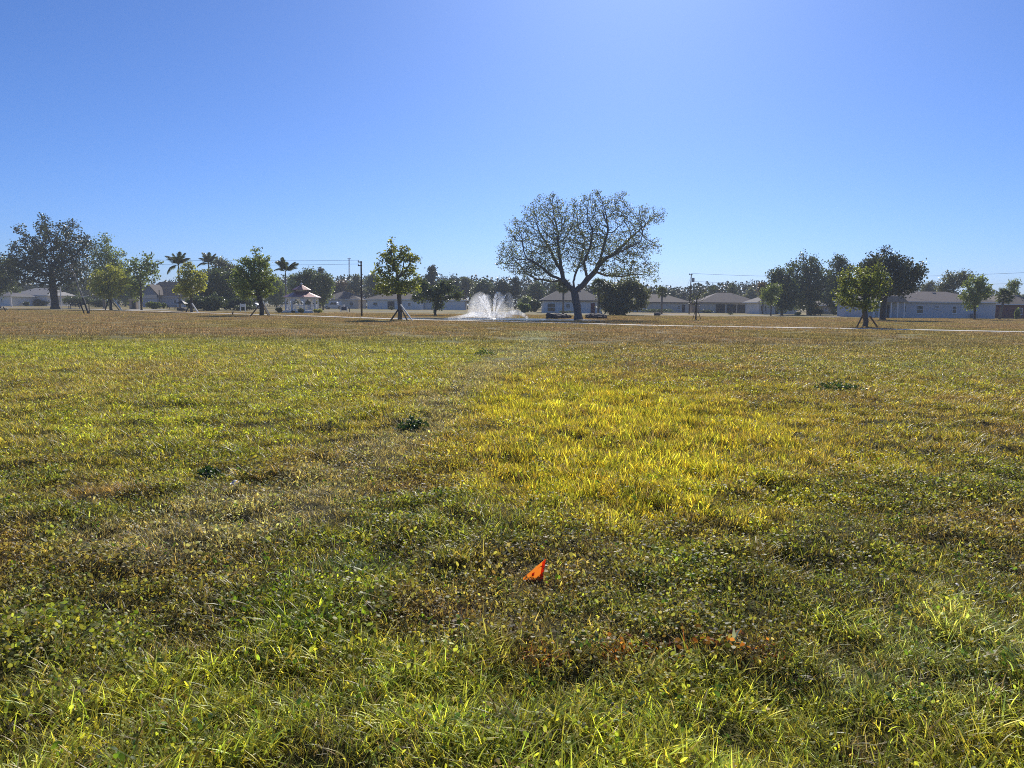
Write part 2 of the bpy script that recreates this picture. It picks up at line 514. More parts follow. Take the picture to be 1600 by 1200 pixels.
# water
def pond():
    c = W(775, 499, 82.0)
    n = 72
    ang = np.linspace(0, 2 * math.pi, n, endpoint=False)
    rx = 11.5 * (1 + 0.06 * np.sin(3 * ang + 1)); ry = 6.2 * (1 + 0.08 * np.sin(2 * ang))
    V = np.stack([c[0] + rx * np.cos(ang), 82.2 + ry * np.sin(ang), np.full(n, 0.014)], -1)
    me = npmesh('pond_water', V, [np.arange(n)[None, :]])
    m, nt, out = new_mat('pond_water')
    N, L = nt.nodes, nt.links
    p = N.new('ShaderNodeBsdfPrincipled')
    p.inputs['Base Color'].default_value = (0.03, 0.04, 0.035, 1)
    p.inputs['Roughness'].default_value = 0.12
    nz = N.new('ShaderNodeTexNoise'); nz.inputs['Scale'].default_value = 3.0
    b = N.new('ShaderNodeBump'); b.inputs['Strength'].default_value = 0.08; b.inputs['Distance'].default_value = 0.05
    L.new(nz.outputs[0], b.inputs['Height']); L.new(b.outputs[0], p.inputs['Normal'])
    L.new(p.outputs[0], out.inputs[0])
    tag(link('pond', me, m), 'low dark pond water under the white fountain', None, None, 'structure')
pond()

# ------------------------------------------------------------------ trees
def colonize(rng, limbs, A, step, kill, maxit=90, trop=0.05):
    """space colonisation: limbs are polylines joined to one another; A attraction points"""
    pos, par = [], []
    for li, (start, pts) in enumerate(limbs):
        prev = start
        if li == 0:
            pos.append(np.array(pts[0], float)); par.append(-1); prev = 0; pts = pts[1:]
        else:
            prev = min(range(len(pos)), key=lambda i: np.sum((pos[i] - pts[0]) ** 2)); pts = pts[1:]
        for p in pts:
            p = np.array(p, float)
            a = pos[prev]
            n = max(1, int(np.linalg.norm(p - a) / step))
            for j in range(1, n + 1):
                pos.append(a + (p - a) * j / n + rng.normal(0, step * 0.07, 3)); par.append(prev); prev = len(pos) - 1
    P = np.array(pos)
    skip = int(0)
    D = np.linalg.norm(A[:, None, :] - P[None], axis=2)
    ni = D.argmin(1); nd = D.min(1)
    alive = nd > kill
    P = list(P)
    for it in range(maxit):
        if not alive.any(): break
        ids = np.where(alive)[0]
        u, inv = np.unique(ni[ids], return_inverse=True)
        base = np.array([P[i] for i in u])
        d = A[ids] - np.array(P)[ni[ids]]
        d /= np.linalg.norm(d, axis=1)[:, None] + 1e-9
        s = np.zeros((len(u), 3)); np.add.at(s, inv, d)
        s /= np.linalg.norm(s, axis=1)[:, None] + 1e-9
        s += rng.normal(0, 0.22, s.shape); s[:, 2] += trop
        s /= np.linalg.norm(s, axis=1)[:, None]
        new = base + s * step
        off = len(P)
        for i, p in zip(u, new):
            P.append(p); par.append(int(i))
        Dn = np.linalg.norm(A[ids][:, None, :] - new[None], axis=2)
        m = Dn.min(1); mi = Dn.argmin(1)
        b = m < nd[ids]
        nd[ids[b]] = m[b]; ni[ids[b]] = off + mi[b]
        alive[ids] = nd[ids] > kill
        if len(P) > 20000: break
    return np.array(P), np.array(par)

def skeleton_mesh(name, P, par, r_base, expo=2.3, r_min=0.012):
    n = len(P)
    w = np.zeros(n)
    kids = [[] for _ in range(n)]
    for i in range(n - 1, -1, -1):
        if not kids[i]: w[i] = 1.0
        else: w[i] = sum(w[c] for c in kids[i])
        if par[i] >= 0: kids[par[i]].append(i)
    rad = np.maximum(r_base * (w / w[0]) ** (1 / expo), r_min)
    V, F4, F3 = [], [], []
    nv = 0
    starts = [(0, -1)]
    main = {}
    while starts:
        i, p = starts.pop()
        chain = [i]
        while kids[chain[-1]]:
            ks = kids[chain[-1]]
            b = max(ks, key=lambda c: w[c])
            for c in ks:
                if c != b: starts.append((c, chain[-1]))
            chain.append(b)
        pts = [P[c] for c in chain]; rr = [rad[c] for c in chain]
        if p >= 0:
            pts = [P[p]] + pts; rr = [min(rad[p], rr[0] * 1.25)] + rr
        if len(pts) < 2: continue
        pts = np.array(pts); rr = np.array(rr)
        if p < 0:                                   # root flare
            rr = rr.copy(); rr[0] *= 1.5
            if len(rr) > 2: rr[1] *= 1.15
        k = 10 if rr[0] > 0.15 else (6 if rr[0] > 0.05 else 4)
        T = np.gradient(pts, axis=0); T /= np.linalg.norm(T, axis=1)[:, None] + 1e-9
        ref = np.array([0.3, 0.9, 0.15])
        a = np.cross(T, ref); a /= np.linalg.norm(a, axis=1)[:, None] + 1e-9
        b = np.cross(T, a)
        t = np.arange(k) * 2 * math.pi / k
        ring = pts[:, None, :] + rr[:, None, None] * (a[:, None, :] * np.cos(t)[None, :, None] + b[:, None, :] * np.sin(t)[None, :, None])
        V.append(ring.reshape(-1, 3))
        m = len(pts)
        I = nv + np.arange(m * k).reshape(m, k)
        J = np.roll(I, -1, axis=1)
        F4.append(np.stack([I[:-1], J[:-1], J[1:], I[1:]], -1).reshape(-1, 4))
        nv += m * k
    return npmesh(name, np.concatenate(V), [np.concatenate(F4)], True), rad

def leaf_mesh(name, rng, C, size, aspect=0.55, bright=(0.55, 1.35), warm=0.15, up=0.0):
    """diamond leaves, each its own direction, folded a little along the midrib"""
    n = len(C)
    d = rng.normal(size=(n, 3)); d[:, 2] += up; d /= np.linalg.norm(d, axis=1)[:, None]
    e = np.cross(d, rng.normal(size=(n, 3))); e /= np.linalg.norm(e, axis=1)[:, None] + 1e-9
    g = np.cross(d, e)
    s = (size * rng.uniform(0.6, 1.4, n))[:, None]
    A = C - d * s * 0.5; B = C + d * s * 0.5
    Lf = C + e * s * aspect * 0.5 + g * s * 0.08; Rt = C - e * s * aspect * 0.5 + g * s * 0.08
    V = np.stack([A, Lf, B, Rt], 1).reshape(-1, 3)
    I = np.arange(n * 4).reshape(n, 4)
    F = np.concatenate([I[:, [0, 1, 2]], I[:, [0, 2, 3]]])
    br = rng.uniform(*bright, n)[:, None] * np.array([1, 1, 1])
    wm = rng.uniform(0, 1, n)[:, None] ** 3 * warm
    c = br * (1 + wm * np.array([2.2, 1.7, -0.2]))
    return npmesh(name, V, [F], False, np.repeat(c, 4, 0))

def ell_points(rng, ells, n, shell=0.45, clump=0.0, nclump=40):
    """points in a union of ellipsoids (cx,cy,cz,rx,ry,rz), gathered towards the outside and into clumps"""
    vol = np.array([e[3] * e[4] * e[5] for e in ells]) ** 0.8; vol /= vol.sum()
    out = []
    for e, v in zip(ells, vol):
        m = max(3, int(n * v))
        u = rng.normal(size=(m, 3)); u /= np.linalg.norm(u, axis=1)[:, None]
        r = rng.uniform(0, 1, m) ** shell
        if clump:
            q = rng.normal(size=(nclump, 3)); q /= np.linalg.norm(q, axis=1)[:, None]
            j = (u @ q.T).argmax(1)
            u = u * (1 - clump) + q[j] * clump
            lobes = rng.uniform(0.78, 1.08, nclump)
            r = r * lobes[j]
        out.append(np.array(e[:3]) + u * r[:, None] * np.array(e[3:6]))
    return np.concatenate(out)

TREES = {}
def tree(name, label, cat, base, ells, trunk_r, bark, leaf, limbs=None, natt=500, nleaf=6, lsize=0.22, spread=0.28, step=None, kill=None, seed=1, group=None, fork=None, expo=2.3, clump=0.5, twig=0.35, shell=0.45, warm=0.15, bright=(0.45, 1.5), aspect=0.65, lean=0.0):
    """base (x, y); ells in metres relative to the base; trunk rises to fork height"""
    rng = np.random.default_rng(seed)
    R0 = np.mean([e[3] for e in ells])
    top = max(e[2] + e[5] for e in ells)
    low = min(e[2] - e[5] for e in ells)
    step = step or max(0.16, R0 * 0.085)
    kill = kill or step * 1.35
    A = ell_points(rng, ells, natt, shell, clump)
    A = A[A[:, 2] > 0.35]
    if limbs is None:
        cx = np.mean([e[0] for e in ells]); cz = np.mean([e[2] for e in ells])
        fork = fork or max(0.8, low + (cz - low) * 0.35)
        limbs = [(0, [(0, 0, -0.1), (lean * 0.4, 0, fork * 0.5), (cx * 0.25 + lean, 0.1, fork), (cx * 0.6 + lean, 0, fork + (cz - fork) * 0.7)])]
    P, par = colonize(rng, limbs, A, step, kill)
    me, rad = skeleton_mesh('trunk', P, par, trunk_r, expo)
    root = empty(name, (base[0], base[1], 0), label, cat, group)
    tr = link('trunk', me, bark, root)
    if nleaf > 0:
        thin = np.where((rad <= np.quantile(rad, 0.82)) & (P[:, 2] > low * 0.6 + 0.3))[0]
        rep = np.repeat(thin, nleaf)
        C = P[rep] + rng.normal(0, spread, (len(rep), 3)) * np.array([1, 1, 0.8])
        link('crown', leaf_mesh('crown', rng, C, lsize, aspect, bright, warm), leaf, root)
    return root

def px_ells(px, Y, lst, depth=0.85):
    """crown lobes given by bearing and height as surveyed: (cx, cy, rx, ry) seen at distance Y"""
    s = Y / 1200.0
    bx = X(px, Y)
    out = []
    for i, (cx, cy, rx, ry) in enumerate(lst):
        c = W(cx, cy, Y)
        out.append((c[0] - bx, ((-1) ** i) * rx * s * 0.12, c[2], rx * s, max(rx, ry * 0.7) * s * depth, ry * s))
    return (bx, Y), out

L = {}
L['oak'] = leafmat('leaf_oak', (0.22, 0.26, 0.18), tf=0.42)
L['oak_dark'] = leafmat('leaf_oak_dark', (0.085, 0.105, 0.075), tf=0.32)
L['dark'] = leafmat('leaf_dark', (0.105, 0.14, 0.075), tf=0.38)
L['mid'] = leafmat('leaf_mid', (0.19, 0.245, 0.085), tf=0.48)
L['lime'] = leafmat('leaf_lime', (0.32, 0.345, 0.085), tf=0.5)
L['yellowgreen'] = leafmat('leaf_yellowgreen', (0.32, 0.34, 0.09), tf=0.5)
L['olive'] = leafmat('leaf_olive', (0.21, 0.25, 0.085), tf=0.48)
L['brown'] = leafmat('leaf_brown', (0.15, 0.11, 0.075), tf=0.3)
L['grey'] = leafmat('leaf_grey', (0.15, 0.17, 0.11), tf=0.42)
L['pine'] = leafmat('leaf_pine', (0.07, 0.09, 0.06), tf=0.25)
L['palm'] = leafmat('leaf_palm', (0.12, 0.15, 0.065), tf=0.42)
L['shrub'] = leafmat('leaf_shrub', (0.085, 0.115, 0.055), tf=0.38)
L['weed'] = leafmat('leaf_weed', (0.06, 0.12, 0.04), tf=0.35)

# --- the big spreading oak in the middle, limbs surveyed one by one
def hero_oak():
    Y = 87.0
    def o(px, py, dy=0.0):
        c = W(px, py, Y + dy); b = X(904, Y)
        return (c[0] - b, dy, c[2])
    limbs = [
        (0, [(0, 0, -0.15), o(902, 482), o(899, 466), o(897, 456)]),
        (0, [o(897, 456), o(888, 446, -.3), o(880, 438, -.4), o(878, 425, -.3), o(874, 400, 0), o(871, 375, .4)]),        # left limb
        (0, [o(880, 438, -.4), o(862, 431, -1.), o(846, 417, -2), o(828, 405, -3)]),
        (0, [o(880, 438, -.4), o(860, 440, 1.0), o(840, 436, 2.2), o(822, 428, 3.)]),
        (0, [o(878, 425, -.3), o(866, 405, 1.0), o(855, 380, 2.2)]),
        (0, [o(897, 456), o(896, 440, .3), o(900, 425, .7), o(908, 405, 1.4), o(914, 378, 2.)]),                          # middle limb
        (0, [o(897, 456), o(910, 446, -.2), o(918, 436, -.4), o(930, 424, -.5), o(938, 408, -.6), o(943, 386, -1.0), o(950, 360, -1.5)]),  # right limb
        (0, [o(930, 424, -.5), o(948, 404, -2.), o(972, 392, -3.), o(1000, 378, -3.6)]),
        (0, [o(938, 408, -.6), o(960, 396, 1.4), o(985, 372, 2.6), o(1010, 350, 3.)]),
        (0, [o(918, 436, -.4), o(912, 410, -1.6), o(922, 386, -2.6), o(926, 360, -3.)]),
        (0, [o(930, 424, -.5), o(945, 430, 1.), o(970, 432, 2.6), o(995, 428, 3.6)]),
    ]
    s = Y / 1200
    def e(cx, cy, rx, ry, dy=0, dd=0.85):
        c = o(cx, cy)
        return (c[0], dy, c[2], rx * s, rx * s * dd, ry * s)
    lobes = [(800, 395, 28, 27), (812, 360, 25, 23), (838, 334, 25, 27), (862, 324, 22, 22), (880, 348, 38, 38), (928, 330, 28, 33), (965, 328, 30, 27), (998, 344, 28, 26), (1031, 337, 15, 14),
             (1020, 384, 17, 14), (985, 385, 40, 34), (1012, 421, 22, 16), (975, 424, 36, 17), (915, 385, 54, 44), (850, 385, 44, 44), (830, 420, 42, 17), (789, 412, 17, 10), (1022, 440, 10, 6), (899, 322, 16, 18), (843, 307, 8, 9), (930, 301, 8, 8), (972, 304, 10, 8)]
    ells = [e(*q, (-1) ** k_ * q[2] * s * .35, 1.0) for k_, q in enumerate(lobes)]
    tree('oak_tree', 'large spreading oak with sparse grey-green leaves right of the fountain', 'tree', (X(904, Y), Y), ells, 0.44, M['bark_oak'], L['oak'], limbs=limbs, natt=10000, nleaf=5, lsize=0.165, spread=0.17, aspect=.65, step=0.3, kill=0.34, seed=4, expo=2.2, clump=0.16, shell=0.5, warm=.0)
hero_oak()

def T(name, label, px, Y, lst, tr, bark, leaf, **kw):
    base, ells = px_ells(px, Y, lst, kw.pop('depth', 0.85))
    return tree(name, label, 'tree', base, ells, tr, M[bark], L[leaf], **kw)

# left side
T('oak_tree', 'wide dark oak with thick dark trunk at the far left', 86, 140, [(75, 385, 62, 52), (45, 410, 45, 38), (112, 395, 42, 42), (80, 425, 60, 30), (30, 425, 28, 28), (120, 430, 34, 26)], 0.62, 'bark_dark', 'oak_dark', natt=2600, nleaf=9, lsize=0.36, spread=0.34, step=0.5, kill=0.6, seed=11, fork=3.0, aspect=.7, expo=2.05)
T('edge_tree', 'dark leafy tree cut off by the left edge of the photo', -2, 160, [(2, 425, 26, 30), (-14, 430, 30, 34), (14, 445, 16, 16)], 0.3, 'bark_dark', 'dark', natt=420, nleaf=11, lsize=0.4, spread=0.5, seed=12)
T('leafy_tree', 'mid-green tree standing just behind the right side of the wide dark oak', 163, 155, [(160, 400, 22, 36), (180, 410, 24, 26), (165, 430, 30, 28)], 0.28, 'bark_pale', 'mid', natt=520, nleaf=8, lsize=0.36, spread=0.4, seed=13)
T('young_tree', 'round yellow-green young tree with one white stake near the leaning bare sapling', 173, 128, [(168, 435, 30, 27), (185, 440, 20, 24), (152, 442, 18, 20), (170, 455, 28, 12)], 0.22, 'bark_dark', 'lime', natt=420, nleaf=7, lsize=0.34, spread=0.3, seed=14, fork=1.8, clump=.7)
T('sparse_tree', 'sparse tree with scattered dark leaves left of the blue-gabled house', 221, 135, [(212, 425, 22, 34), (234, 420, 20, 26), (208, 450, 18, 18)], 0.17, 'bark_dark', 'mid', natt=260, nleaf=4, lsize=0.4, spread=0.3, seed=15, fork=3.4, clump=.75)
T('young_tree', 'yellow-tinged young tree with white stake in front of the left palm', 299, 112, [(297, 428, 20, 20), (300, 448, 26, 20), (285, 455, 14, 12), (312, 440, 12, 16)], 0.19, 'bark_dark', 'yellowgreen', natt=330, nleaf=7, lsize=0.31, spread=0.26, seed=16, fork=1.5, clump=.75)
T('ficus_tree', 'dense dark green broad tree right of the left palm', 340, 150, [(335, 440, 30, 26), (358, 445, 30, 28), (325, 460, 28, 22), (360, 468, 30, 16), (335, 474, 36, 12)], 0.3, 'bark_dark', 'shrub', natt=700, nleaf=11, lsize=0.42, spread=0.45, seed=17, fork=0.9)
T('staked_tree', 'large leafy green tree held by brown and white stakes left of the gazebo', 409, 90, [(395, 412, 30, 26), (402, 435, 36, 28), (378, 440, 22, 26), (420, 448, 18, 20), (395, 458, 30, 12)], 0.26, 'bark_dark', 'mid', natt=650, nleaf=8, lsize=0.26, spread=0.22, clump=.7, seed=18, fork=1.7, warm=0.3)
T('garden_tree', 'dark green tree rising directly behind the gazebo roof', 483, 165, [(481, 440, 22, 22), (475, 455, 22, 16), (508, 445, 14, 20)], 0.25, 'bark_dark', 'dark', natt=480, nleaf=10, lsize=0.4, spread=0.42, seed=19)
T('weeping_tree', 'soft mid-green drooping tree between gazebo and pickup', 505, 170, [(505, 455, 13, 22), (512, 446, 10, 16)], 0.18, 'bark_dark', 'mid', natt=300, nleaf=9, lsize=0.36, spread=0.36, seed=20)
T('staked_tree', 'tall lime-topped tree with white stake left of the fountain', 625, 73.5, [(618, 400, 32, 24), (605, 425, 26, 24), (640, 415, 20, 26), (622, 445, 36, 20), (600, 452, 20, 14), (645, 448, 16, 14), (610, 378, 8, 8)], 0.21, 'bark_mid', 'olive', natt=620, nleaf=7, lsize=0.23, spread=0.17, clump=.75, seed=21, fork=2.0, warm=0.45)
T('bank_tree', 'low dark bushy tree leaning over the pond bank left of the fountain', 680, 103, [(682, 460, 20, 15), (662, 449, 12, 15), (700, 452, 13, 17), (684, 477, 10, 8), (716, 462, 8, 10), (652, 466, 9, 9), (690, 444, 7, 7)], 0.17, 'bark_dark', 'dark', natt=520, nleaf=8, lsize=0.3, spread=0.25, seed=22, fork=1.0, clump=.75)
T('willow_tree', 'dense grey-green rounded tree on the right of the big oak', 975, 128, [(962, 460, 24, 20), (986, 449, 20, 14), (970, 477, 34, 13), (1003, 468, 12, 14), (950, 448, 9, 8), (1008, 456, 7, 7), (942, 472, 10, 12)], 0.28, 'bark_dark', 'grey', natt=650, nleaf=10, lsize=0.36, spread=0.38, seed=23, fork=0.9)
T('bare_tree', 'small nearly bare sapling in front of the utility pole with transformer', 1088, 88, [(1090, 464, 14, 13), (1098, 460, 10, 9), (1080, 472, 8, 8)], 0.085, 'bark_dark', 'olive', natt=260, nleaf=1, lsize=0.13, spread=0.12, seed=24, fork=1.5, step=0.16)
T('street_tree', 'small thin green street tree before the pale house with twin windows', 1205, 138, [(1203, 462, 15, 16), (1210, 452, 12, 10)], 0.11, 'bark_dark', 'mid', natt=240, nleaf=7, lsize=0.3, spread=0.32, seed=25, fork=1.8)
T('brown_tree', 'small rusty brown tree left of the tall dark trees', 1192, 168, [(1192, 450, 10, 9), (1196, 462, 8, 8)], 0.12, 'bark_dark', 'brown', natt=160, nleaf=9, lsize=0.36, spread=0.35, seed=26)
T('tall_tree', 'tallest dark broad tree of the clump behind the brown house', 1265, 157, [(1262, 420, 28, 27), (1250, 445, 34, 26), (1282, 440, 26, 30), (1260, 468, 34, 18)], 0.42, 'bark_dark', 'dark', natt=1000, nleaf=11, lsize=0.4, spread=0.45, seed=27, fork=2.6)
T('tall_tree', 'lower dark tree on the left of the tall clump', 1222, 150, [(1220, 435, 20, 20), (1228, 455, 22, 22), (1208, 448, 10, 14), (1226, 474, 20, 12)], 0.24, 'bark_dark', 'dark', natt=520, nleaf=9, lsize=0.38, spread=0.4, seed=28, fork=2.)
T('tall_tree', 'dark tree with open airy top between the tall clump and the staked olive tree', 1312, 150, [(1312, 412, 15, 17), (1306, 445, 20, 26), (1324, 420, 12, 16), (1310, 472, 24, 14)], 0.25, 'bark_dark', 'dark', natt=480, nleaf=8, lsize=0.36, spread=0.38, seed=29, fork=2.)
T('oak_tree', 'dark spreading oak in front of the blue house', 1380, 100, [(1385, 412, 34, 24), (1405, 428, 40, 24), (1360, 420, 24, 22), (1388, 448, 44, 16), (1436, 428, 14, 10), (1352, 450, 18, 16)], 0.36, 'bark_dark', 'oak_dark', natt=1000, nleaf=10, lsize=0.28, spread=0.3, seed=30, fork=2.0, limbs=None)
T('staked_tree', 'bushy olive-green tree with two brown stakes beside the footpath on the right', 1354, 63, [(1340, 438, 34, 26), (1365, 445, 28, 28), (1322, 460, 24, 24), (1345, 474, 34, 14), (1375, 425, 16, 14)], 0.2, 'bark_mid', 'olive', natt=700, nleaf=9, lsize=0.19, spread=0.18, clump=.7, seed=31, fork=1.3, warm=0.3)
T('airy_tree', 'open airy tree rising behind the blue house roof', 1490, 150, [(1488, 440, 20, 18), (1505, 435, 18, 14), (1475, 450, 14, 12)], 0.22, 'bark_dark', 'grey', natt=420, nleaf=6, lsize=0.32, spread=0.34, seed=32, fork=3.)
T('yard_tree', 'green leafy tree in front of the blue house end wall', 1524, 114, [(1525, 442, 22, 18), (1520, 462, 22, 18), (1540, 452, 13, 14), (1510, 478, 8, 9)], 0.16, 'bark_dark', 'mid', natt=420, nleaf=7, lsize=0.28, spread=0.24, clump=.75, seed=33, fork=1.9)
T('slim_tree', 'slim sparse tree by the right edge above the red house', 1583, 140, [(1584, 445, 10, 11), (1580, 458, 12, 10)], 0.12, 'bark_dark', 'mid', natt=180, nleaf=6, lsize=0.3, spread=0.3, seed=34, fork=2.4)

# trees beyond the houses: six shapes, each tree its own object
def far_shape(kind, seed):
    rng = np.random.default_rng(seed)
    if kind == 'pine':
        ells = [(rng.normal(0, .5), rng.normal(0, .5), 7.2 + i * 1.35, 2.0 - .22 * i, 2.0 - .22 * i, 0.85) for i in range(5)]
        return ells, dict(natt=260, nleaf=8, lsize=0.5, spread=0.45, fork=5.5)
    if kind == 'airy':
        ells = [(-1, 0, 8, 2.6, 2.2, 1.6), (1.6, .4, 9.5, 2.2, 2, 1.5), (0, 0, 11, 1.8, 1.8, 1.3), (1, 0, 6.5, 2.6, 2.2, 1.2)]
        return ells, dict(natt=330, nleaf=6, lsize=0.45, spread=0.45, fork=4)
    ells = [(0, 0, 6.5, 4.0, 3.4, 3.0), (-2, .5, 5, 3.2, 3, 2.4), (2.3, -.3, 5.6, 3.0, 3, 2.6), (.4, 0, 9, 2.4, 2.2, 1.8), (0, 0, 3, 3.8, 3.2, 1.8)]
    return ells, dict(natt=480, nleaf=9, lsize=0.55, spread=0.55, fork=1.8)

FAR = {}
def far_tree(kind, leaf, px, Y, top_py, label, w=1.0, rz=0.0):
    key = (kind, leaf)
    top = W(px, top_py, Y)[2]
    H0 = {'pine': 13.6, 'airy': 12.3, 'round': 10.8}[kind]
    s = top / H0
    g = 'trees beyond the houses'
    nm = {'pine': 'pine_tree', 'airy': 'airy_tree', 'round': 'broad_tree'}[kind]
    if key not in FAR:
        ells, kw = far_shape(kind, 50 + len(FAR))
        r = tree(nm, label, 'tree', (0, 0), ells, 0.24, M['bark_dark'], L[leaf], seed=60 + len(FAR), group=g, **kw)
        FAR[key] = r
    else:
        src = FAR[key]
        r = src.copy(); COL.objects.link(r); r.name = nm
        for ch in src.children:
            c = ch.copy(); COL.objects.link(c); c.parent = r
        tag(r, label, 'tree', g)
    r.location = (X(px, Y), Y, 0)
    r.rotation_euler = (0, 0, rz)
    r.scale = (s * w, s * w, s)

far_tree('round', 'dark', 20, 235, 440, 'dark tree behind the roofs left of the wide dark oak', 1.1)
far_tree('round', 'mid', 58, 225, 450, 'low tree directly above the pale far-left roof', 1.2, 1)
far_tree('round', 'dark', 112, 215, 440, 'dark tree seen behind the leaning bare sapling', 1.3, 2)
far_tree('round', 'mid', 196, 215, 418, 'tree behind the round yellow-green young tree', 1.0, 3)
far_tree('round', 'dark', 232, 250, 452, 'low tree just left of the blue-gabled house', 1.0, 4)
far_tree('airy', 'grey', 345, 190, 402, 'pale airy tree left of the big staked tree before the gazebo', 1.2, 0)
far_tree('round', 'dark', 372, 200, 420, 'dark tree hidden behind the big staked tree left of the gazebo', 1.2, 5)
far_tree('round', 'mid', 432, 200, 432, 'tree at the foot of the slim palm by the gazebo', 0.9, 1.4)
far_tree('airy', 'mid', 458, 210, 428, 'thin tree just right of the slim palm by the gazebo', 0.9, 2)
far_tree('pine', 'pine', 500, 230, 418, 'pine with rounded top right of the gazebo', 1.0, .4)
far_tree('round', 'brown', 532, 235, 436, 'brownish tree below the radio mast', 1.2, .5)
far_tree('airy', 'grey', 556, 220, 428, 'thin pale tree left of the plain wooden utility pole', 1.1, 1)
far_tree('airy', 'dark', 585, 230, 426, 'dark thin tree right of the plain wooden utility pole', 1.1, 2.4)
far_tree('round', 'dark', 612, 240, 440, 'dark tree seen through the tall lime-topped staked tree', 1.2, 2)
far_tree('pine', 'pine', 675, 215, 414, 'tall pine standing above the others right of the lime-topped tree', 1.05, 2)
far_tree('pine', 'dark', 655, 220, 432, 'lower pine touching the right side of the lime-topped tree', 1.1, 1)
far_tree('round', 'pine', 706, 220, 431, 'rounded pine-like tree left of the fountain spray', 1.0, 1)
far_tree('airy', 'grey', 726, 225, 432, 'grey-green open tree left above the fountain spray', 1.2, .3)
far_tree('round', 'dark', 757, 215, 436, 'dark tree directly behind the fountain spray', 1.1, 4)
far_tree('round', 'pine', 785, 205, 436, 'dark tree behind the right half of the fountain spray', 1.1, 2.2)
far_tree('pine', 'pine', 806, 205, 432, 'narrow tree just right of the fountain spray', 0.9, 3)
far_tree('round', 'mid', 822, 190, 462, 'low green bush-like tree left of the grey-roofed house behind the oak', 1.6, 1)
far_tree('round', 'dark', 838, 215, 440, 'dark tree left of the big oak behind the grey-roofed house', 1.1, 5)
far_tree('airy', 'dark', 866, 220, 440, 'tree behind the left slope of the grey-roofed house', 1.0, 1.1)
far_tree('round', 'pine', 925, 225, 446, 'tree behind the ridge of the grey-roofed house', 1.2, 2.6)
far_tree('pine', 'pine', 1015, 245, 452, 'small pine left of the round-headed palm', 1.0, .2)
far_tree('pine', 'dark', 1052, 250, 452, 'small pine right of the round-headed palm', 1.2, 1.2)
far_tree('pine', 'pine', 1068, 250, 455, 'small pine touching the transformer pole from the left', 1.2, 2.2)
far_tree('airy', 'grey', 1105, 245, 455, 'grey thin tree behind the left end of the lanai house', 1.2, 3)
far_tree('airy', 'dark', 1143, 230, 441, 'tree rising above the lanai house ridge', 0.9, 4)
far_tree('round', 'grey', 1172, 240, 449, 'grey-green tree above the right slope of the lanai house', 1.1, 5)
far_tree('round', 'dark', 1300, 210, 446, 'dark tree above the small tan house', 1.2, 1.8)
far_tree('round', 'dark', 1345, 200, 440, 'dark tree behind the staked olive tree', 1.2, 3.1)
far_tree('airy', 'grey', 1452, 190, 438, 'thin grey tree above the left end of the blue house roof', 1.0, 1.7)
far_tree('round', 'dark', 1600, 180, 462, 'dark tree behind the red house at the right edge', 1.2, 2.7)

def far_wood():
    rng = np.random.default_rng(77)
    C = []
    for px in np.arange(-150, 1760, 5.0):
        Y = 262 + rng.uniform(-15, 30)
        edge = np.interp(px, [-150, 250, 440, 560, 700, 850, 960, 1010, 1200, 1260, 1350, 1450, 1560, 1760], [440, 446, 440, 436, 438, 442, 446, 454, 452, 442, 446, 453, 462, 462])
        top = max(2.0, W(px, edge - 7 + rng.uniform(-3, 4) + 26 * (float(fnoise(px * .022, 3.3, 91)) - .5), Y)[2])
        n = 240
        c = rng.normal(size=(n, 3)); c /= np.linalg.norm(c, axis=1)[:, None]
        c *= rng.uniform(0, 1, (n, 1)) ** 0.4
        C.append(np.stack([X(px, Y) + c[:, 0] * 3.6, Y + c[:, 1] * 3.6, np.maximum(0.2, top * 0.5 + c[:, 2] * top * 0.5)], -1))
    C = np.concatenate(C)
    o = link('far_wood', leaf_mesh('far_wood', rng, C, 0.85, 0.7), leafmat('leaf_wood', (.04, .052, .038), tf=.2, spec=.2))
    tag(o, 'far dark belt of trees closing off the horizon', 'wood', None, 'stuff')
far_wood()

# ------------------------------------------------------------------ palms
def frond_mesh(seed, length=3.0, droop=0.9, nleaf=46, ll=0.75):
    rng = np.random.default_rng(seed)
    t = np.linspace(0, 1, 12)
    spine = np.stack([t * length * (1 - 0.18 * droop * t), 0 * t, length * (0.35 * t - droop * 0.55 * t ** 2.2)], -1)
    mb = MB(); mb.tube(spine, [0.045 * (1 - 0.85 * a) for a in t], 5)
    V = [np.array(mb.v)]; F4 = [np.array([f for f in mb.f if len(f) == 4])]
    n0 = len(mb.v); VV, FF = [], []
    for i in range(nleaf):
        a = 0.14 + 0.86 * i / nleaf
        p = np.array([np.interp(a, t, spine[:, k]) for k in range(3)])
        tg = np.array([np.interp(min(1, a + .05), t, spine[:, k]) - np.interp(a - .05, t, spine[:, k]) for k in range(3)]); tg /= np.linalg.norm(tg)
        l = ll * math.sin(math.pi * min(1, 0.15 + a * 0.85)) ** 0.6 * rng.uniform(.8, 1.15) + .12
        for s in (-1, 1):
            d = np.array([0, s, 0.0]) * rng.uniform(.6, .9) + tg * 0.55 + np.array([0, 0, -rng.uniform(.15, .9)])
            d /= np.linalg.norm(d)
            wv = tg * 0.055
            k = n0 + len(VV)
            VV += [p - wv, p + wv, p + d * l * .6 + wv * .8 + np.array([0, 0, -.03]), p + d * l + np.array([0, 0, -.12 * l]), p + d * l * .6 - wv * .8 + np.array([0, 0, -.03])]
            FF.append([k, k + 1, k + 2, k + 3, k + 4])
    V.append(np.array(VV))
    V = np.concatenate(V)
    c = np.full((len(V), 3), 1.0) * rng.uniform(.7, 1.2, (len(V), 1))
    return npmesh('frond', V, [F4[0], np.array(FF)], False, c)

FR = [frond_mesh(1), frond_mesh(2, 3.0, 1.25), frond_mesh(3, 3.0, 0.55)]
for f in FR: f.materials.append(L['palm'])

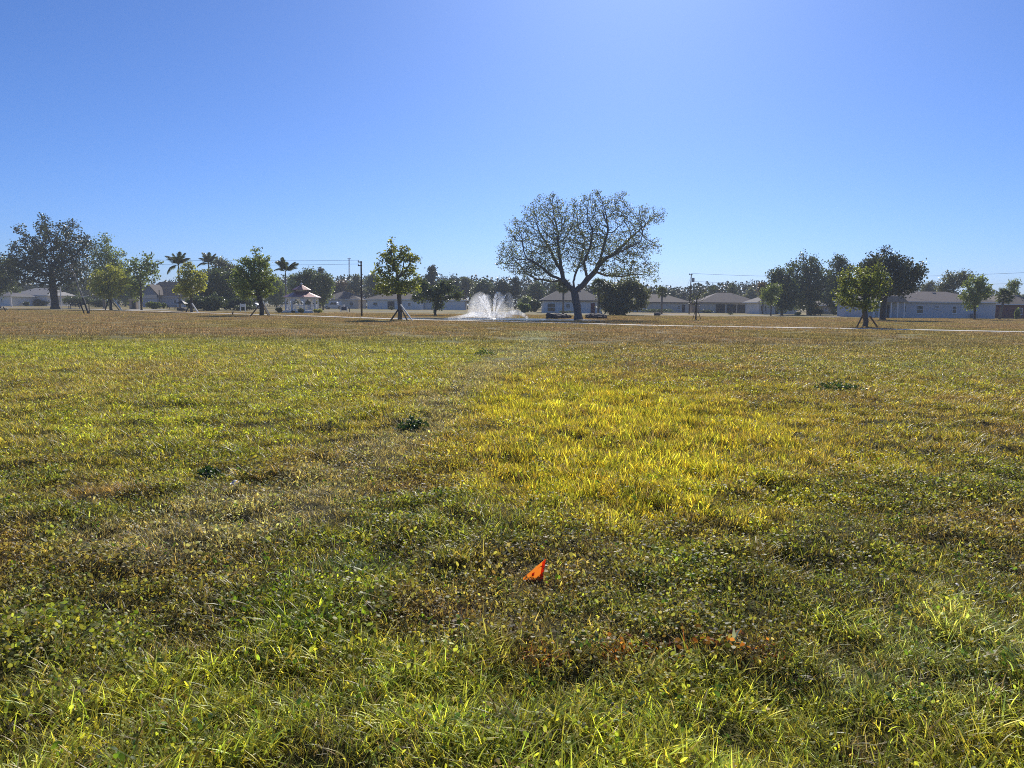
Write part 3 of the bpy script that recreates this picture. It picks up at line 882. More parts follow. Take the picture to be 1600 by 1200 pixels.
def royal_palm(label, px, Y, crown_py, fronds, scale=1.0, tr=0.2, lean=0.0):
    b = (X(px, Y), Y, 0)
    top = W(px, crown_py, Y)[2]
    root = empty('palm_tree', b, label, 'palm', 'tall feather palms')
    mb = MB(); mb.tube([(0, 0, -.1), (lean * .3, 0, top * .3), (lean * .7, 0, top * .7), (lean, 0, top - 1.1)], [tr * 1.35, tr, tr * .95, tr * .8], 10)
    mb.build('trunk', M['bark_palm'], root, True)
    cs = MB(); cs.tube([(lean, 0, top - 1.2), (lean, 0, top - .7), (lean, 0, top)], [tr * .8, tr * .9, tr * .4], 10)
    cs.build('crownshaft', M['leaf_green'], root, True)
    for i, (az, el, k, s) in enumerate(fronds):
        o = link('frond', FR[k], None, root, (lean, 0, top - .1), (0, -R(el), R(az)), (s * scale,) * 3)
        o.rotation_mode = 'XYZ'
M['leaf_green'] = paint('crownshaft_green', (0.12, 0.15, 0.07), 0.6, 0.2, 3.0)

royal_palm('slim feather palm with windblown crown above the yellow-tinged young tree', 281, 130, 414,
           [(180, -12, 1, .95), (165, 38, 0, .95), (195, 48, 0, 1.0), (140, 52, 0, .9), (20, 46, 0, .85), (-15, 38, 0, 1.0), (40, 60, 2, .9), (90, 55, 0, .8), (-80, 50, 0, .8), (-120, 62, 2, .8), (-50, 66, 2, .9)], 1.0, .17)
royal_palm('feather palm half hidden behind the dense dark broad tree', 328, 165, 412,
           [(185, 10, 1, 1), (170, 40, 0, 1), (150, 60, 2, 1), (30, 55, 2, 1), (0, 50, 0, 1), (-20, 20, 1, .9), (90, 55, 0, 1), (-90, 50, 0, 1), (-60, 62, 2, 1), (-130, 60, 2, 1)], 1.0, .18)
royal_palm('slim feather palm with lopsided crown rising left of the gazebo', 447, 135, 424,
           [(170, 30, 1, .9), (185, 55, 0, 1.0), (160, 66, 0, 1.0), (140, 72, 2, 1.0), (200, 72, 2, .95), (5, 32, 2, 1.05), (-10, 40, 2, 1.0), (15, 30, 0, .9), (90, 66, 0, .9), (-90, 64, 0, .9), (-150, 60, 0, 1), (-110, 74, 2, 1)], 0.95, .15)
royal_palm('small feather palm showing above the left end of the lanai house roof', 1112, 225, 458,
           [(180, 10, 1, 1), (160, 45, 0, 1), (20, 45, 0, 1), (0, 10, 1, 1), (90, 60, 2, 1), (-90, 60, 2, 1), (-30, 60, 0, 1), (-150, 60, 0, 1)], 1.0, .18)

def fan_mesh(seed):
    rng = np.random.default_rng(seed)
    mb = MB(); mb.tube([(0, 0, 0), (.45, 0, .06), (.8, 0, .02)], [.02, .016, .012], 4)
    V = list(mb.v); F4 = [f for f in mb.f if len(f) == 4]; F3 = []
    n = 18
    for i in range(n):
        a = R(-125 + 250 * i / (n - 1))
        l = rng.uniform(.55, .75) * (1 - .15 * abs(i / (n - 1) - .5))
        d = np.array([math.cos(a), math.sin(a), 0]); s = np.array([-math.sin(a), math.cos(a), 0]) * .055
        p = np.array([.8, 0, .02]); k = len(V)
        V += [tuple(p), tuple(p + d * l * .5 + s + np.array([0, 0, .04])), tuple(p + d * l + np.array([0, 0, -.22])), tuple(p + d * l * .5 - s + np.array([0, 0, -.02]))]
        F4.append((k, k + 1, k + 2, k + 3))
    return npmesh('fan_frond', np.array(V), [np.array(F4)], False, np.full((len(V), 3), 1.0) * rng.uniform(.8, 1.1))
FAN = fan_mesh(5); FAN.materials.append(L['palm'])

def sabal_palm(label, px, Y, top_py, seed, tr=0.17, hs=1.0, lean=0.0):
    rng = np.random.default_rng(seed)
    b = (X(px, Y), Y, 0)
    top = W(px, top_py, Y)[2] - 1.15 * hs
    root = empty('cabbage_palm', b, label, 'palm', 'round-headed fan palms')
    mb = MB(); mb.tube([(0, 0, -.1), (lean * .5, 0, top * .5), (lean, 0, top)], [tr * 1.2, tr, tr * 1.1], 10)
    mb.build('trunk', M['bark_palm'], root, True)
    for i in range(34):
        az = i * 137.5; el = -62 + 140 * ((i + .5) / 34) ** .8
        link('frond', FAN, None, root, (lean, 0, top), (R(rng.uniform(-20, 20)), -R(el), R(az)), (hs * rng.uniform(.85, 1.1),) * 3)

sabal_palm('round-headed palm in front of the low brown-roofed house', 1034, 150, 448, 1, hs=0.95)
sabal_palm('dark round-headed palm left behind the big oak trunk', 880, 130, 436, 2, hs=1.1)
sabal_palm('dark round-headed palm right behind the big oak trunk', 935, 128, 434, 3, hs=1.2)
sabal_palm('leaning round-headed palm before the red garage at the right', 1563, 114, 451, 4, hs=1.05, lean=.5)

# ------------------------------------------------------------------ shrubs
def shrub(label, px, Y, w_px, h_px, leaf='shrub', seed=1, name='shrub', cx=None, n=900, group=None, ls=0.2):
    rng = np.random.default_rng(seed)
    s = Y / 1200
    w, h = w_px * s / 2, h_px * s
    root = empty(name, (X(px, Y), Y, 0), label, 'shrub', group)
    lob = [(rng.uniform(-.6, .6) * w, rng.uniform(-.3, .3) * w, h * rng.uniform(.35, .6), w * rng.uniform(.35, .6), w * rng.uniform(.3, .5), h * rng.uniform(.3, .45)) for _ in range(6)] + [(0, 0, h * .45, w * .9, w * .5, h * .45)]
    C = ell_points(rng, lob, n, .5, .3, 16)
    C[:, 2] = np.maximum(C[:, 2], .05)
    link('foliage', leaf_mesh('foliage', rng, C, ls * max(.6, min(2., h)), .6), L[leaf], root)
    mb = MB()
    for i in range(7):
        e = lob[i]
        mb.tube([(e[0] * .2, e[1] * .2, -.05), (e[0] * .6, e[1] * .6, e[2] * .6), (e[0], e[1], e[2])], [.04, .03, .015], 5)
    mb.build('stem', M['bark_dark'], root)

shrub('dark round shrub at the wall of the pale far-left house', 41, 194, 12, 8, seed=1)
shrub('long dark hedge right of the pale far-left house', 66, 200, 30, 12, seed=2, n=1400)
shrub('dark green bushes beside the sparse tree before the blue-gabled house', 240, 150, 28, 13, 'mid', seed=3, n=1400)
shrub('small rounded palm-like bush before the blue-gabled house wall', 256, 165, 9, 9, 'mid', seed=4)
shrub('low dark bush at the base of the gazebo front right', 470, 114, 13, 9, seed=5)
shrub('low dark bush left of the gazebo steps', 436, 115, 12, 10, seed=6)
shrub('dark bush by the gazebo middle post', 458, 114.3, 6, 5, seed=61, n=500)
shrub('pale green low shrubs right of the gazebo', 498, 116, 20, 8, 'yellowgreen', seed=7)
shrub('dark shrub before the long white house behind the lime-topped tree', 612, 185, 10, 6, seed=8)
shrub('bright green bush right of the fountain near the far bank', 820, 150, 20, 16, 'mid', seed=9, n=1600)
shrub('dark mass of bushes between fountain and the grey-roofed house', 835, 165, 24, 22, 'shrub', seed=10, n=1800)
shrub('dark hedge under the front wall of the grey-roofed house', 885, 147, 30, 5, seed=11)
shrub('low dark hedge before the low brown-roofed house', 1030, 176, 60, 7, seed=12, n=2200)
shrub('low hedge before the left wall of the lanai house', 1104, 180, 26, 6, seed=13, n=1400)
shrub('dark bush at the foot of the lanai screens', 1141, 150, 11, 3.2, seed=14, n=500)
shrub('pale bush under the tall dark clump', 1247, 142, 14, 7, 'yellowgreen', seed=15)
shrub('dark hedge left of the staked olive tree', 1322, 140, 44, 12, seed=16, n=2200)
shrub('dark bush at the base of the tall dark clump', 1275, 150, 28, 12, seed=17, n=1500)
shrub('tall dark shrub by the red house at the right edge', 1590, 125, 8, 18, 'mid', seed=18)
shrub('dark bush in the shade under the willow-like tree', 962, 126, 44, 14, seed=19, n=2000)
shrub('dark understorey bush behind the tall staked tree left of the gazebo', 385, 140, 40, 12, seed=20, n=1600)
shrub('broad dark thicket behind the yellow-tinged young tree', 322, 136, 70, 27, 'shrub', seed=23, n=3600, ls=.26)
shrub('dark thicket behind the big staked tree left of the gazebo', 372, 145, 50, 22, 'shrub', seed=24, n=2600, ls=.26)
shrub('dark bush far left behind the bench', 120, 190, 60, 18, seed=21, n=2200)
shrub('dark tangle of bushes between the two far-left trees', 155, 180, 40, 16, seed=22, n=1600)

# ------------------------------------------------------------------ houses
def window(root, x0, x1, z0, z1, y, bars=1, frame='trim_white', pane='glass'):
    t = 0.07
    f = MB()
    f.box(x0, x1, y - .05, y, z0, z0 + t).box(x0, x1, y - .05, y, z1 - t, z1).box(x0, x0 + t, y - .05, y, z0 + t, z1 - t).box(x1 - t, x1, y - .05, y, z0 + t, z1 - t)
    zm = (z0 + z1) / 2
    if bars: f.box(x0 + t, x1 - t, y - .045, y, zm - .03, zm + .03)
    w = f.build('window', M[frame], root)
    MB().box(x0 + t * .5, x1 - t * .5, y - .02, y + .0, z0 + t * .5, z1 - t * .5).build('pane', M[pane], w)
    MB().box(x0 - .08, x1 + .08, y - .12, y, z0 - .09, z0 - .003).build('sill', M[frame], w)
    return w

def hip_roof(mb, w, d, z, h, ov, ridge=None):
    x, y = w / 2 + ov, d / 2 + ov
    r = ridge if ridge is not None else max(0.3, (w - d) / 2)
    vs = [(-x, -y, z), (x, -y, z), (x, y, z), (-x, y, z), (-r, 0, z + h), (r, 0, z + h)]
    mb.add(vs, [(0, 1, 5, 4), (1, 2, 5), (2, 3, 4, 5), (3, 0, 4), (3, 2, 1, 0)])
    return mb

def house(label, pl, pr, Y, wall_h, roof_h, wall, roof, depth=10, ov=0.6, wins=(), screens=(), doors=(), ridge=None, name='house', extra=None, rz=0.0, fascia='trim_white'):
    x0, x1 = X(pl, Y), X(pr, Y)
    w = x1 - x0
    root = empty(name, ((x0 + x1) / 2, Y + depth / 2, 0), label, 'house', 'single-storey houses behind the lawn', rz)
    yf = -depth / 2
    MB().box(-w / 2, w / 2, yf, depth / 2, -.1, wall_h).build('wall', M[wall], root)
    rf = hip_roof(MB(), w, depth, wall_h + .17, roof_h, ov, ridge).build('roof', M[roof], root)
    fb = MB()
    X_, Y_ = w / 2 + ov + .01, depth / 2 + ov + .01
    fb.box(-X_, X_, -Y_, Y_, wall_h + .003, wall_h + .165)
    fb.build('fascia', M[fascia], root)
    MB().box(w * .12, w * .12 + .5, -1.2, -.8, wall_h + roof_h * .62, wall_h + roof_h * .62 + .65).build('roof_vent', M['grey_metal'], rf)
    u = lambda p: X(p, Y) - (x0 + x1) / 2
    for (a, b, z0, z1) in wins: window(root, u(a), u(b), z0, z1, yf - .002)
    for (a, b, z0, z1) in screens:
        s = MB().box(u(a), u(b), yf - .03, yf - .002, z0, z1).build('screen', M['screen_dark'], root)
        fr = MB(); fr.box(u(a) - .06, u(a) - .002, yf - .07, yf - .002, z0, z1).box(u(b) + .002, u(b) + .06, yf - .07, yf - .002, z0, z1).box(u(a), u(b), yf - .07, yf - .032, z1 - .08, z1)
        fr.build('screen_frame', M['trim_dark'], s)
    for (a, b, z1, m) in doors:
        dr = MB().box(u(a), u(b), yf - .06, yf - .002, .02, z1).build('door', M[m], root)
        MB().box(u(b) - .22, u(b) - .14, yf - .11, yf - .062, z1 * .45, z1 * .5).build('handle', M['grey_metal'], dr)
    if extra: extra(root, w, depth, u)
    return root

def gable(root, w, d, u):
    a, b = u(230), u(252)
    MB().prism([(a, 2.3), (b, 2.3), (b, 3.6), ((a + b) / 2, 5.5), (a, 3.6)], 'y', -d / 2 - 2.5, -d / 2 + 3).build('gable_wall', M['siding_blue'], root)
    m = (a + b) / 2
    rf = MB()
    rf.prism([(a - .6, 3.2), (m, 5.85), (m, 5.6), (a - .6, 2.95)], 'y', -d / 2 - 2.9, -d / 2 + 3.2)
    rf.prism([(m + .004, 5.85), (b + .6, 3.2), (b + .6, 2.95), (m + .004, 5.6)], 'y', -d / 2 - 2.9, -d / 2 + 3.2)
    rf.build('gable_roof', M['roof_brown'], root)
    MB().box(a, b, -d / 2 - 2.4, -d / 2 + 2.8, -.1, 2.297).build('gable_base', M['wall_grey'], root)
    MB().box(a - .1, b + .1, -d / 2 - 2.6, -d / 2 - 2.503, 2.25, 3.2).build('gable_band', M['wall_cream'], root)

house('pale-roofed white house at the far left behind the wide dark oak', 22, 74, 200, 2.7, 1.9, 'wall_white', 'roof_pale', 12, wins=[(58, 62, .9, 1.9)], doors=[(48, 52, 2.1, 'trim_dark')], ridge=2)
house('white garage wall at the left edge behind a pale post', -40, 17, 190, 2.4, 1.0, 'wall_white', 'roof_grey', 10, wins=[(2, 5, 1.0, 1.8)])
house('house with blue-grey gable and big brown roof left of the palm', 224, 292, 200, 2.6, 3.9, 'wall_grey', 'roof_brown', 12, wins=[(241, 247, .9, 1.7), (272, 276, .9, 1.9)], doors=[(277, 288, 2.2, 'trim_white')], extra=gable, ridge=4)
house('brown-roofed pale house behind the silver pickup', 504, 560, 212, 2.5, 2.2, 'wall_cream', 'roof_brown', 11, wins=[(546, 552, .8, 1.8)], doors=[(514, 534, 2.1, 'trim_white')])
house('long white-walled house seen through the tall lime-topped tree', 574, 660, 200, 2.5, 2.0, 'wall_white', 'roof_brown', 11, wins=[(583, 590, .9, 1.8), (637, 642, .9, 1.8)], screens=[(606, 616, .1, 2.1)])
house('plain white low house left of the fountain behind the bank tree', 664, 726, 205, 2.4, 1.6, 'wall_white', 'roof_grey', 10, wins=[(690, 695, .9, 1.8)])
house('grey-roofed house directly behind the big oak trunk', 849, 941, 152, 2.35, 2.3, 'wall_white', 'roof_grey', 10, wins=[(855, 868, .2, 1.9), (884, 891, 1.0, 1.8), (902, 908, .8, 1.8)], doors=[(923, 930, 2.0, 'wall_red')], ridge=2.2, fascia='trim_dark')
house('low brown-roofed tan house left of the transformer pole', 985, 1078, 185, 2.3, 1.9, 'wall_cream', 'roof_brown', 10, wins=[(1058, 1063, .7, 1.7), (1000, 1006, .9, 1.8)], screens=[(1066, 1070, .1, 1.9)], fascia='trim_dark')
house('brown hip-roofed house with three dark lanai screens', 1094, 1187, 184, 2.35, 2.4, 'wall_cream', 'roof_purple', 11, screens=[(1119, 1132.5, .05, 2.1), (1136, 1150, .05, 2.1), (1152.5, 1166.5, .05, 2.1)], wins=[(1171.5, 1175, .6, 1.9), (1181, 1184.5, .6, 1.9)], fascia='trim_dark')
house('pale house with twin narrow windows behind the thin street tree', 1186, 1246, 170, 2.4, 2.1, 'wall_white', 'roof_grey', 10, wins=[(1188.5, 1191, .6, 1.9), (1195, 1197.5, .6, 1.9)], doors=[(1212, 1216, 2.0, 'trim_dark')])
house('small tan house peeking between the tall clump and the staked olive tree', 1281, 1312, 175, 1.9, 1.2, 'wall_tan', 'roof_brown', 8, wins=[(1288, 1293, .8, 1.5)])
def porch(root, w, d, u):
    MB().prism([(u(1352), 2.55), (u(1405), 2.55), (u(1395), 3.5), (u(1362), 3.5)], 'y', -d / 2 - 3.0, -d / 2 - .6).build('porch_roof', M['roof_pale'], root)
    for p in (1354, 1362, 1371, 1380, 1390, 1400):
        MB().box(u(p) - .09, u(p) + .09, -d / 2 - 2.8, -d / 2 - 2.62, 0, 2.545).build('porch_post', M['trim_white'], root)
    MB().box(u(1517), u(1525), -d / 2 - .8, -d / 2 - .01, 0, .8).build('air_conditioner', M['grey_metal'], root)
house('long pale blue house with brown roof on the right', 1352, 1556, 128, 2.55, 1.75, 'wall_blue', 'roof_purple', 11, wins=[(1412, 1416, .8, 2.0), (1432.5, 1443, .75, 2.05), (1460.5, 1468, 1.55, 2.0), (1488, 1495, .8, 2.0), (1396, 1398.5, 1.1, 1.7)], doors=[(1386, 1390, 2.1, 'trim_dark')], extra=porch)
house('dark red house with brown roof at the right edge', 1557, 1640, 133, 2.3, 1.9, 'wall_red', 'roof_brown', 10, wins=[(1592, 1598, .7, 1.8)], doors=[(1560, 1583, 2.0, 'wall_red')])

# ------------------------------------------------------------------ gazebo
def gazebo():
    Y = 117.0
    root = empty('gazebo', (X(464.5, Y), Y + 2.6, 0), 'white octagonal gazebo with two-tier red metal roof', 'gazebo')
    r = 2.45
    ang = [R(22.5 + 45 * i) for i in range(8)]
    ring = lambda rr, z: [(rr * math.cos(a), rr * math.sin(a), z) for a in ang]
    MB().add(ring(r + .15, -.05) + ring(r + .15, .35), [tuple(range(8))[::-1], tuple(range(8, 16))] + [(i, (i + 1) % 8, 8 + (i + 1) % 8, 8 + i) for i in range(8)]).build('floor', M['trim_white'], root)
    for a in ang:
        MB().box(-.09, .09, -.09, .09, .35, 2.35).build('post', M['trim_white'], root, loc=(r * math.cos(a), r * math.sin(a), 0), rot=(0, 0, a))
    for i in range(8):
        a, b = ang[i], ang[(i + 1) % 8]
        p, q = Vector((r * math.cos(a), r * math.sin(a), 0)), Vector((r * math.cos(b), r * math.sin(b), 0))
        m = (p + q) / 2; l = (q - p).length / 2 - .1; th = math.atan2((q - p).y, (q - p).x)
        ap = MB(); ap.box(-l, l, -.04, .04, 2.15, 2.35)
        for s in (-1, 1):   # curved arch brackets
            pts = [(s * l, 2.15), (s * l, 1.72)] + [(s * (l - .5 * math.sin(R(t)) ), 2.15 - .43 * math.cos(R(t))) for t in (20, 40, 60, 80, 90)]
            if s < 0: pts = pts[::-1]
            ap.prism(pts, 'y', -.03, .03)
        ap.build('arch', M['trim_white'], root, loc=m, rot=(0, 0, th))
        if i == 4: continue
        rl = MB(); rl.box(-l, l, -.04, .04, 1.15, 1.25).box(-l, l, -.03, .03, .45, .52)
        rail = rl.build('railing', M['trim_white'], root, loc=m, rot=(0, 0, th))
        bm = MB().box(-.025, .025, -.025, .025, .523, 1.147).mesh('baluster'); bm.materials.append(M['trim_white'])
        for k in range(9):
            link('baluster', bm, None, rail, (-l + l * 2 * (k + .5) / 9, 0, 0))
    def tier(r0, z0, r1, z1, nm):
        n0, n1 = ring(r0, z0), ring(r1, z1)
        o = None
        for i in range(8):
            j = (i + 1) % 8
            u0, u1, v1, v0 = Vector(n0[i]), Vector(n0[j]), Vector(n1[j]), Vector(n1[i])
            dn = Vector((0, 0, -.06))
            MB().add([u0, u1, v1, v0, u0 + dn, u1 + dn, v1 + dn, v0 + dn], [(0, 1, 2, 3), (7, 6, 5, 4), (0, 4, 5, 1), (1, 5, 6, 2), (2, 6, 7, 3), (3, 7, 4, 0)]).build(nm, M['roof_red'], root)
    tier(r + .5, 2.42, .85, 3.3, 'roof_panel')
    MB().add(ring(.8, 3.2) + ring(.8, 3.58), [(i, (i + 1) % 8, 8 + (i + 1) % 8, 8 + i) for i in range(8)]).build('cupola', M['trim_white'], root)
    tier(1.45, 3.55, .1, 4.3, 'cupola_roof_panel')
    MB().tube([(0, 0, 4.2), (0, 0, 4.4), (0, 0, 4.5), (0, 0, 4.62)], [.1, .16, .16, .03], 8).build('finial', M['trim_white'], root, True)
    MB().add(ring(r + .52, 2.36) + ring(r + .52, 2.418), [tuple(range(8))[::-1], tuple(range(8, 16))] + [(i, (i + 1) % 8, 8 + (i + 1) % 8, 8 + i) for i in range(8)]).build('fascia', M['trim_white'], root)
    st = MB()
    for k in range(3): st.box(-r - .3 - .32 * k, -r - .0 - .32 * k + .0, -.8, .8, -.05, .27 - .1 * k)
    st.build('steps', M['trim_white'], root)
    for s in (-1, 1):
        h = MB(); h.tube([(-r - 1.4, s * .85, .75), (-r - .1, s * .85, 1.2)], .04, 6).tube([(-r - 1.35, s * .85, -.05), (-r - 1.35, s * .85, .77)], .045, 6)
        h.build('handrail', M['trim_white'], root)
gazebo()

# ------------------------------------------------------------------ vehicles
def vehicle(name, label, px, Y, L_, side, roofpts, winpts, h_body, mat, cat, rz=0.0, bed=None):
    root = empty(name, (X(px, Y), Y, 0), label, cat, None, rz)
    wd = 0.92
    MB().prism(side, 'y', -wd, wd).build('body', M[mat], root, bevel=.04)
    cab = MB().prism(roofpts, 'y', -wd + .1, wd - .1).build('cab', M[mat], root, bevel=.05)
    for s in (-1, 1):
        for wp in winpts:
            y0 = s * (wd - .1)
            MB().prism(wp, 'y', min(y0, y0 + s * .012) + s * .002, max(y0, y0 + s * .012) + s * .002).build('window', M['glass'], root)
        for x in (-L_ * .31, L_ * .31):
            y = s * (wd - .12)
            t = MB().tube([(x, y - .12, .36), (x, y + .12, .36)], .37, 20).build('wheel', M['rubber'], root)
            MB().tube([(x, y + s * .121 - .01, .36), (x, y + s * .121 + .01, .36)], .22, 14).build('rim', M['rim'], t)
        MB().box(L_ / 2 - .06, L_ / 2 + .015, s * .72 - .17, s * .72 + .17, h_body * .66, h_body * .84).build('headlight', M['lens'], root)
        MB().box(-L_ / 2 - .015, -L_ / 2 + .06, s * .8 - .09, s * .8 + .09, h_body * .6, h_body * .9).build('tail_light', M['tail'], root)
    MB().box(L_ / 2 - .1, L_ / 2 + .08, -wd + .02, wd - .02, .36, .58).build('bumper', M['grey_metal'], root)
    MB().box(-L_ / 2 - .08, -L_ / 2 + .1, -wd + .02, wd - .02, .36, .58).build('bumper', M['grey_metal'], root)

vehicle('pickup_truck', 'silver pickup truck parked before a garage right of the gazebo', 522, 188, 5.0,
        [(-2.5, .42), (2.5, .42), (2.5, .95), (2.3, 1.05), (-2.5, 1.08)],
        [(-1.0, 1.05), (1.25, 1.04), (.55, 1.78), (-.75, 1.8), (-.95, 1.6)],
        [[(-.7, 1.15), (-.02, 1.15), (-.02, 1.66), (-.62, 1.68)], [(.06, 1.15), (.92, 1.13), (.48, 1.66), (.06, 1.66)]], 1.05, 'silver', 'truck', R(180))
vehicle('parked_car', 'silver car half hidden behind the staked tree left of the gazebo', 397, 180, 4.4,
        [(-2.2, .35), (2.2, .35), (2.2, .75), (1.3, .92), (-2.1, .95)],
        [(-1.7, .92), (1.2, .9), (.5, 1.38), (-1.0, 1.4)],
        [[(-1.3, .97), (-.3, .97), (-.3, 1.3), (-.9, 1.32)], [(-.2, .97), (.85, .96), (.4, 1.3), (-.2, 1.31)]], .92, 'silver', 'car', R(0))

# ------------------------------------------------------------------ fountain
def fountain():
    rng = np.random.default_rng(9)
    Yc = 82.0
    c = W(770, 498, Yc)
    root = empty('fountain', (c[0], Yc, 0.014), 'white spraying fountain in the pond left of the big oak', 'fountain')
    MB().tube([(0, 0, -.05), (0, 0, .04), (0, 0, .09)], [.4, .35, .15], 16).build('nozzle_float', M['grey_metal'], root)
    g = 9.81
    def jet(vx, vy, vz, n, jit, t0=0.0, t1=1.0, size=.03):
        T_ = 2 * vz / g
        t = rng.beta(1.15, 1.0, n) * (t1 - t0) * T_ + t0 * T_
        k = 1 + rng.normal(0, jit, n)
        sp = rng.normal(0, 1, (n, 3)) * (0.035 + 0.2 * (t / T_)[:, None] ** 1.6) * (1 + abs(vz) * .06)
        # drops fall back in curtains blown towards the left
        x = vx * t * k + sp[:, 0] - 0.42 * t ** 2
        y = vy * t * k + sp[:, 1]
        z = vz * t * k ** .6 - .5 * g * t * t + sp[:, 2] * .6
        v = np.stack([np.full(n, vx) - .84 * t, np.full(n, vy), vz - g * t], -1)
        vr_ = math.hypot(vx, vy) + 1e-6
        x = x + .45 * vx / vr_; y = y + .45 * vy / vr_
        return np.stack([x, y, z], -1), v, np.full(n, size) * rng.uniform(.5, 1.5, n)
    Pp, Vv, Ss = [], [], []
    for i in range(16):                                # tall ring of jets
        a = 2 * math.pi * (i + rng.uniform(-.2, .2)) / 16
        h = rng.uniform(1.7, 2.75); vz = math.sqrt(2 * g * h)
        vr = rng.uniform(.75, 1.5)
        p, v, s = jet(vr * math.cos(a), vr * math.sin(a), vz, 60, .03, 0, 1, .022); Pp.append(p); Vv.append(v); Ss.append(s)
    for vx, h, n in ((-.75, 2.3, 3400), (.45, 2.75, 2400), (-.25, 2.4, 1900), (1.15, 2.35, 1900)):   # the strong bright streams
        p, v, s = jet(vx, -.3, math.sqrt(2 * g * h), n // 10, .018, 0, .8, .03); Pp.append(p); Vv.append(v); Ss.append(s)
    for i in range(26):                                # low wide skirt
        a = 2 * math.pi * (i + rng.uniform(-.3, .3)) / 26
        h = rng.uniform(.45, .8); vz = math.sqrt(2 * g * h)
        vr = rng.uniform(2.6, 4.6)
        p, v, s = jet(vr * math.cos(a), vr * math.sin(a), vz, 110, .06, 0, 1, .022); Pp.append(p); Vv.append(v); Ss.append(s)
    P = np.concatenate(Pp); V = np.concatenate(Vv); S = np.concatenate(Ss)
    ok = P[:, 2] > 0.01
    P, V, S = P[ok], V[ok], S[ok]
    d = V / (np.linalg.norm(V, axis=1)[:, None] + 1e-6)
    e = np.cross(d, rng.normal(size=P.shape)); e /= np.linalg.norm(e, axis=1)[:, None] + 1e-9
    f = np.cross(d, e)
    s = S[:, None]
    VV = np.stack([P + d * s * 1.7, P + e * s * .5, P - d * s * 1.7, P - e * s * .5], 1).reshape(-1, 3)
    I = np.arange(len(P) * 4).reshape(-1, 4)
    F = I
    m, nt, out = new_mat('water_drops')
    N, Ln = nt.nodes, nt.links
    # drops throw most light forward, so a backlit spray glows
    tr = N.new('ShaderNodeBsdfTranslucent'); tr.inputs[0].default_value = (.96, .97, .98, 1)
    rf = N.new('ShaderNodeBsdfRefraction'); rf.inputs['Roughness'].default_value = .62; rf.inputs['IOR'].default_value = 1.12
    a = N.new('ShaderNodeMixShader'); a.inputs[0].default_value = .62
    tp = N.new('ShaderNodeBsdfTransparent'); cc = N.new('ShaderNodeMixShader'); cc.inputs[0].default_value = .3
    Ln.new(tr.outputs[0], a.inputs[1]); Ln.new(rf.outputs[0], a.inputs[2])
    Ln.new(a.outputs[0], cc.inputs[1]); Ln.new(tp.outputs[0], cc.inputs[2]); Ln.new(cc.outputs[0], out.inputs[0])
    o = link('spray', npmesh('spray', VV, [F]), m, root)
    o['kind'] = 'stuff'
    def spray_mat(nm, dens):
        m, nt, out = new_mat(nm)
        v = nt.nodes.new('ShaderNodeVolumePrincipled')
        v.inputs['Color'].default_value = (.99, .99, .99, 1)
        v.inputs['Density'].default_value = dens
        v.inputs['Anisotropy'].default_value = .76
        nt.links.new(v.outputs[0], out.inputs['Volume'])
        return m
    core, veil, skirt = spray_mat('water_core', 4.0), spray_mat('water_veil', .32), spray_mat('water_skirt', 1.3)
    q = lambda px, py, dy=0.0: tuple(np.array(W(px, py, Yc + dy)) - np.array([c[0], Yc, .014]))
    def plume(nm, pts, rad, m):
        # smooth the arc
        P_ = np.array(pts); t = np.linspace(0, 1, len(P_)); tt = np.linspace(0, 1, 14)
        co = [np.polyfit(t, P_[:, k], min(3, len(P_) - 1)) for k in range(3)]
        S_ = np.stack([np.polyval(a_, tt) for a_ in co], -1)
        S_[:, 2] = np.maximum(S_[:, 2], .06)
        MB().tube(S_, list(np.interp(tt, np.linspace(0, 1, len(rad)), rad)), 14).build(nm, m, root, True)
    plume('jet', [q(768, 497), q(764, 482, -.2), q(760, 470, -.3), q(756, 460, -.4)], [.1, .16, .22, .12], core)
    plume('jet', [q(770, 497, .2), q(772, 482, .2), q(773, 470, .3), q(775, 459, .3)], [.09, .14, .18, .1], core)
    plume('jet', [q(772, 497, .1), q(777, 483, -.1), q(783, 471, -.2), q(790, 461, -.3)], [.08, .12, .14, .08], core)
    plume('jet', [q(767, 497, .3), q(762, 486, .5), q(756, 474, .8), q(748, 463, 1.0)], [.08, .1, .13, .08], core)
    plume('veil', [q(757, 462, -.4), q(751, 463, -.5), q(746, 475, -.6), q(743, 496, -.7)], [.15, .6, .95, .9], veil)
    plume('veil', [q(766, 466, .4), q(761, 466, .5), q(758, 480, .6), q(757, 496, .7)], [.15, .55, .8, .9], veil)
    plume('veil', [q(776, 462, .3), q(780, 462, .4), q(783, 478, .5), q(783, 496, .6)], [.1, .45, .6, .6], veil)
    plume('veil', [q(790, 463, -.3), q(795, 462, -.4), q(797, 476, -.4), q(798, 496, -.5)], [.1, .35, .45, .4], veil)
    plume('skirt', [q(766, 496, -.6), q(752, 491, -.9), q(736, 492, -1.1), q(715, 497, -1.2)], [.15, .28, .3, .12], skirt)
    plume('skirt', [q(764, 496, .6), q(748, 492, .9), q(730, 493, 1.1), q(700, 497, 1.2)], [.12, .22, .22, .1], skirt)
    plume('skirt', [q(782, 497, -.6), q(796, 490, -.9), q(808, 488, -1.1), q(825, 497, -1.2)], [.1, .25, .3, .15], skirt)
    plume('skirt', [q(762, 496, -1.2), q(768, 490, -1.6), q(775, 491, -1.9), q(782, 497, -2.1)], [.12, .25, .3, .15], skirt)
fountain()

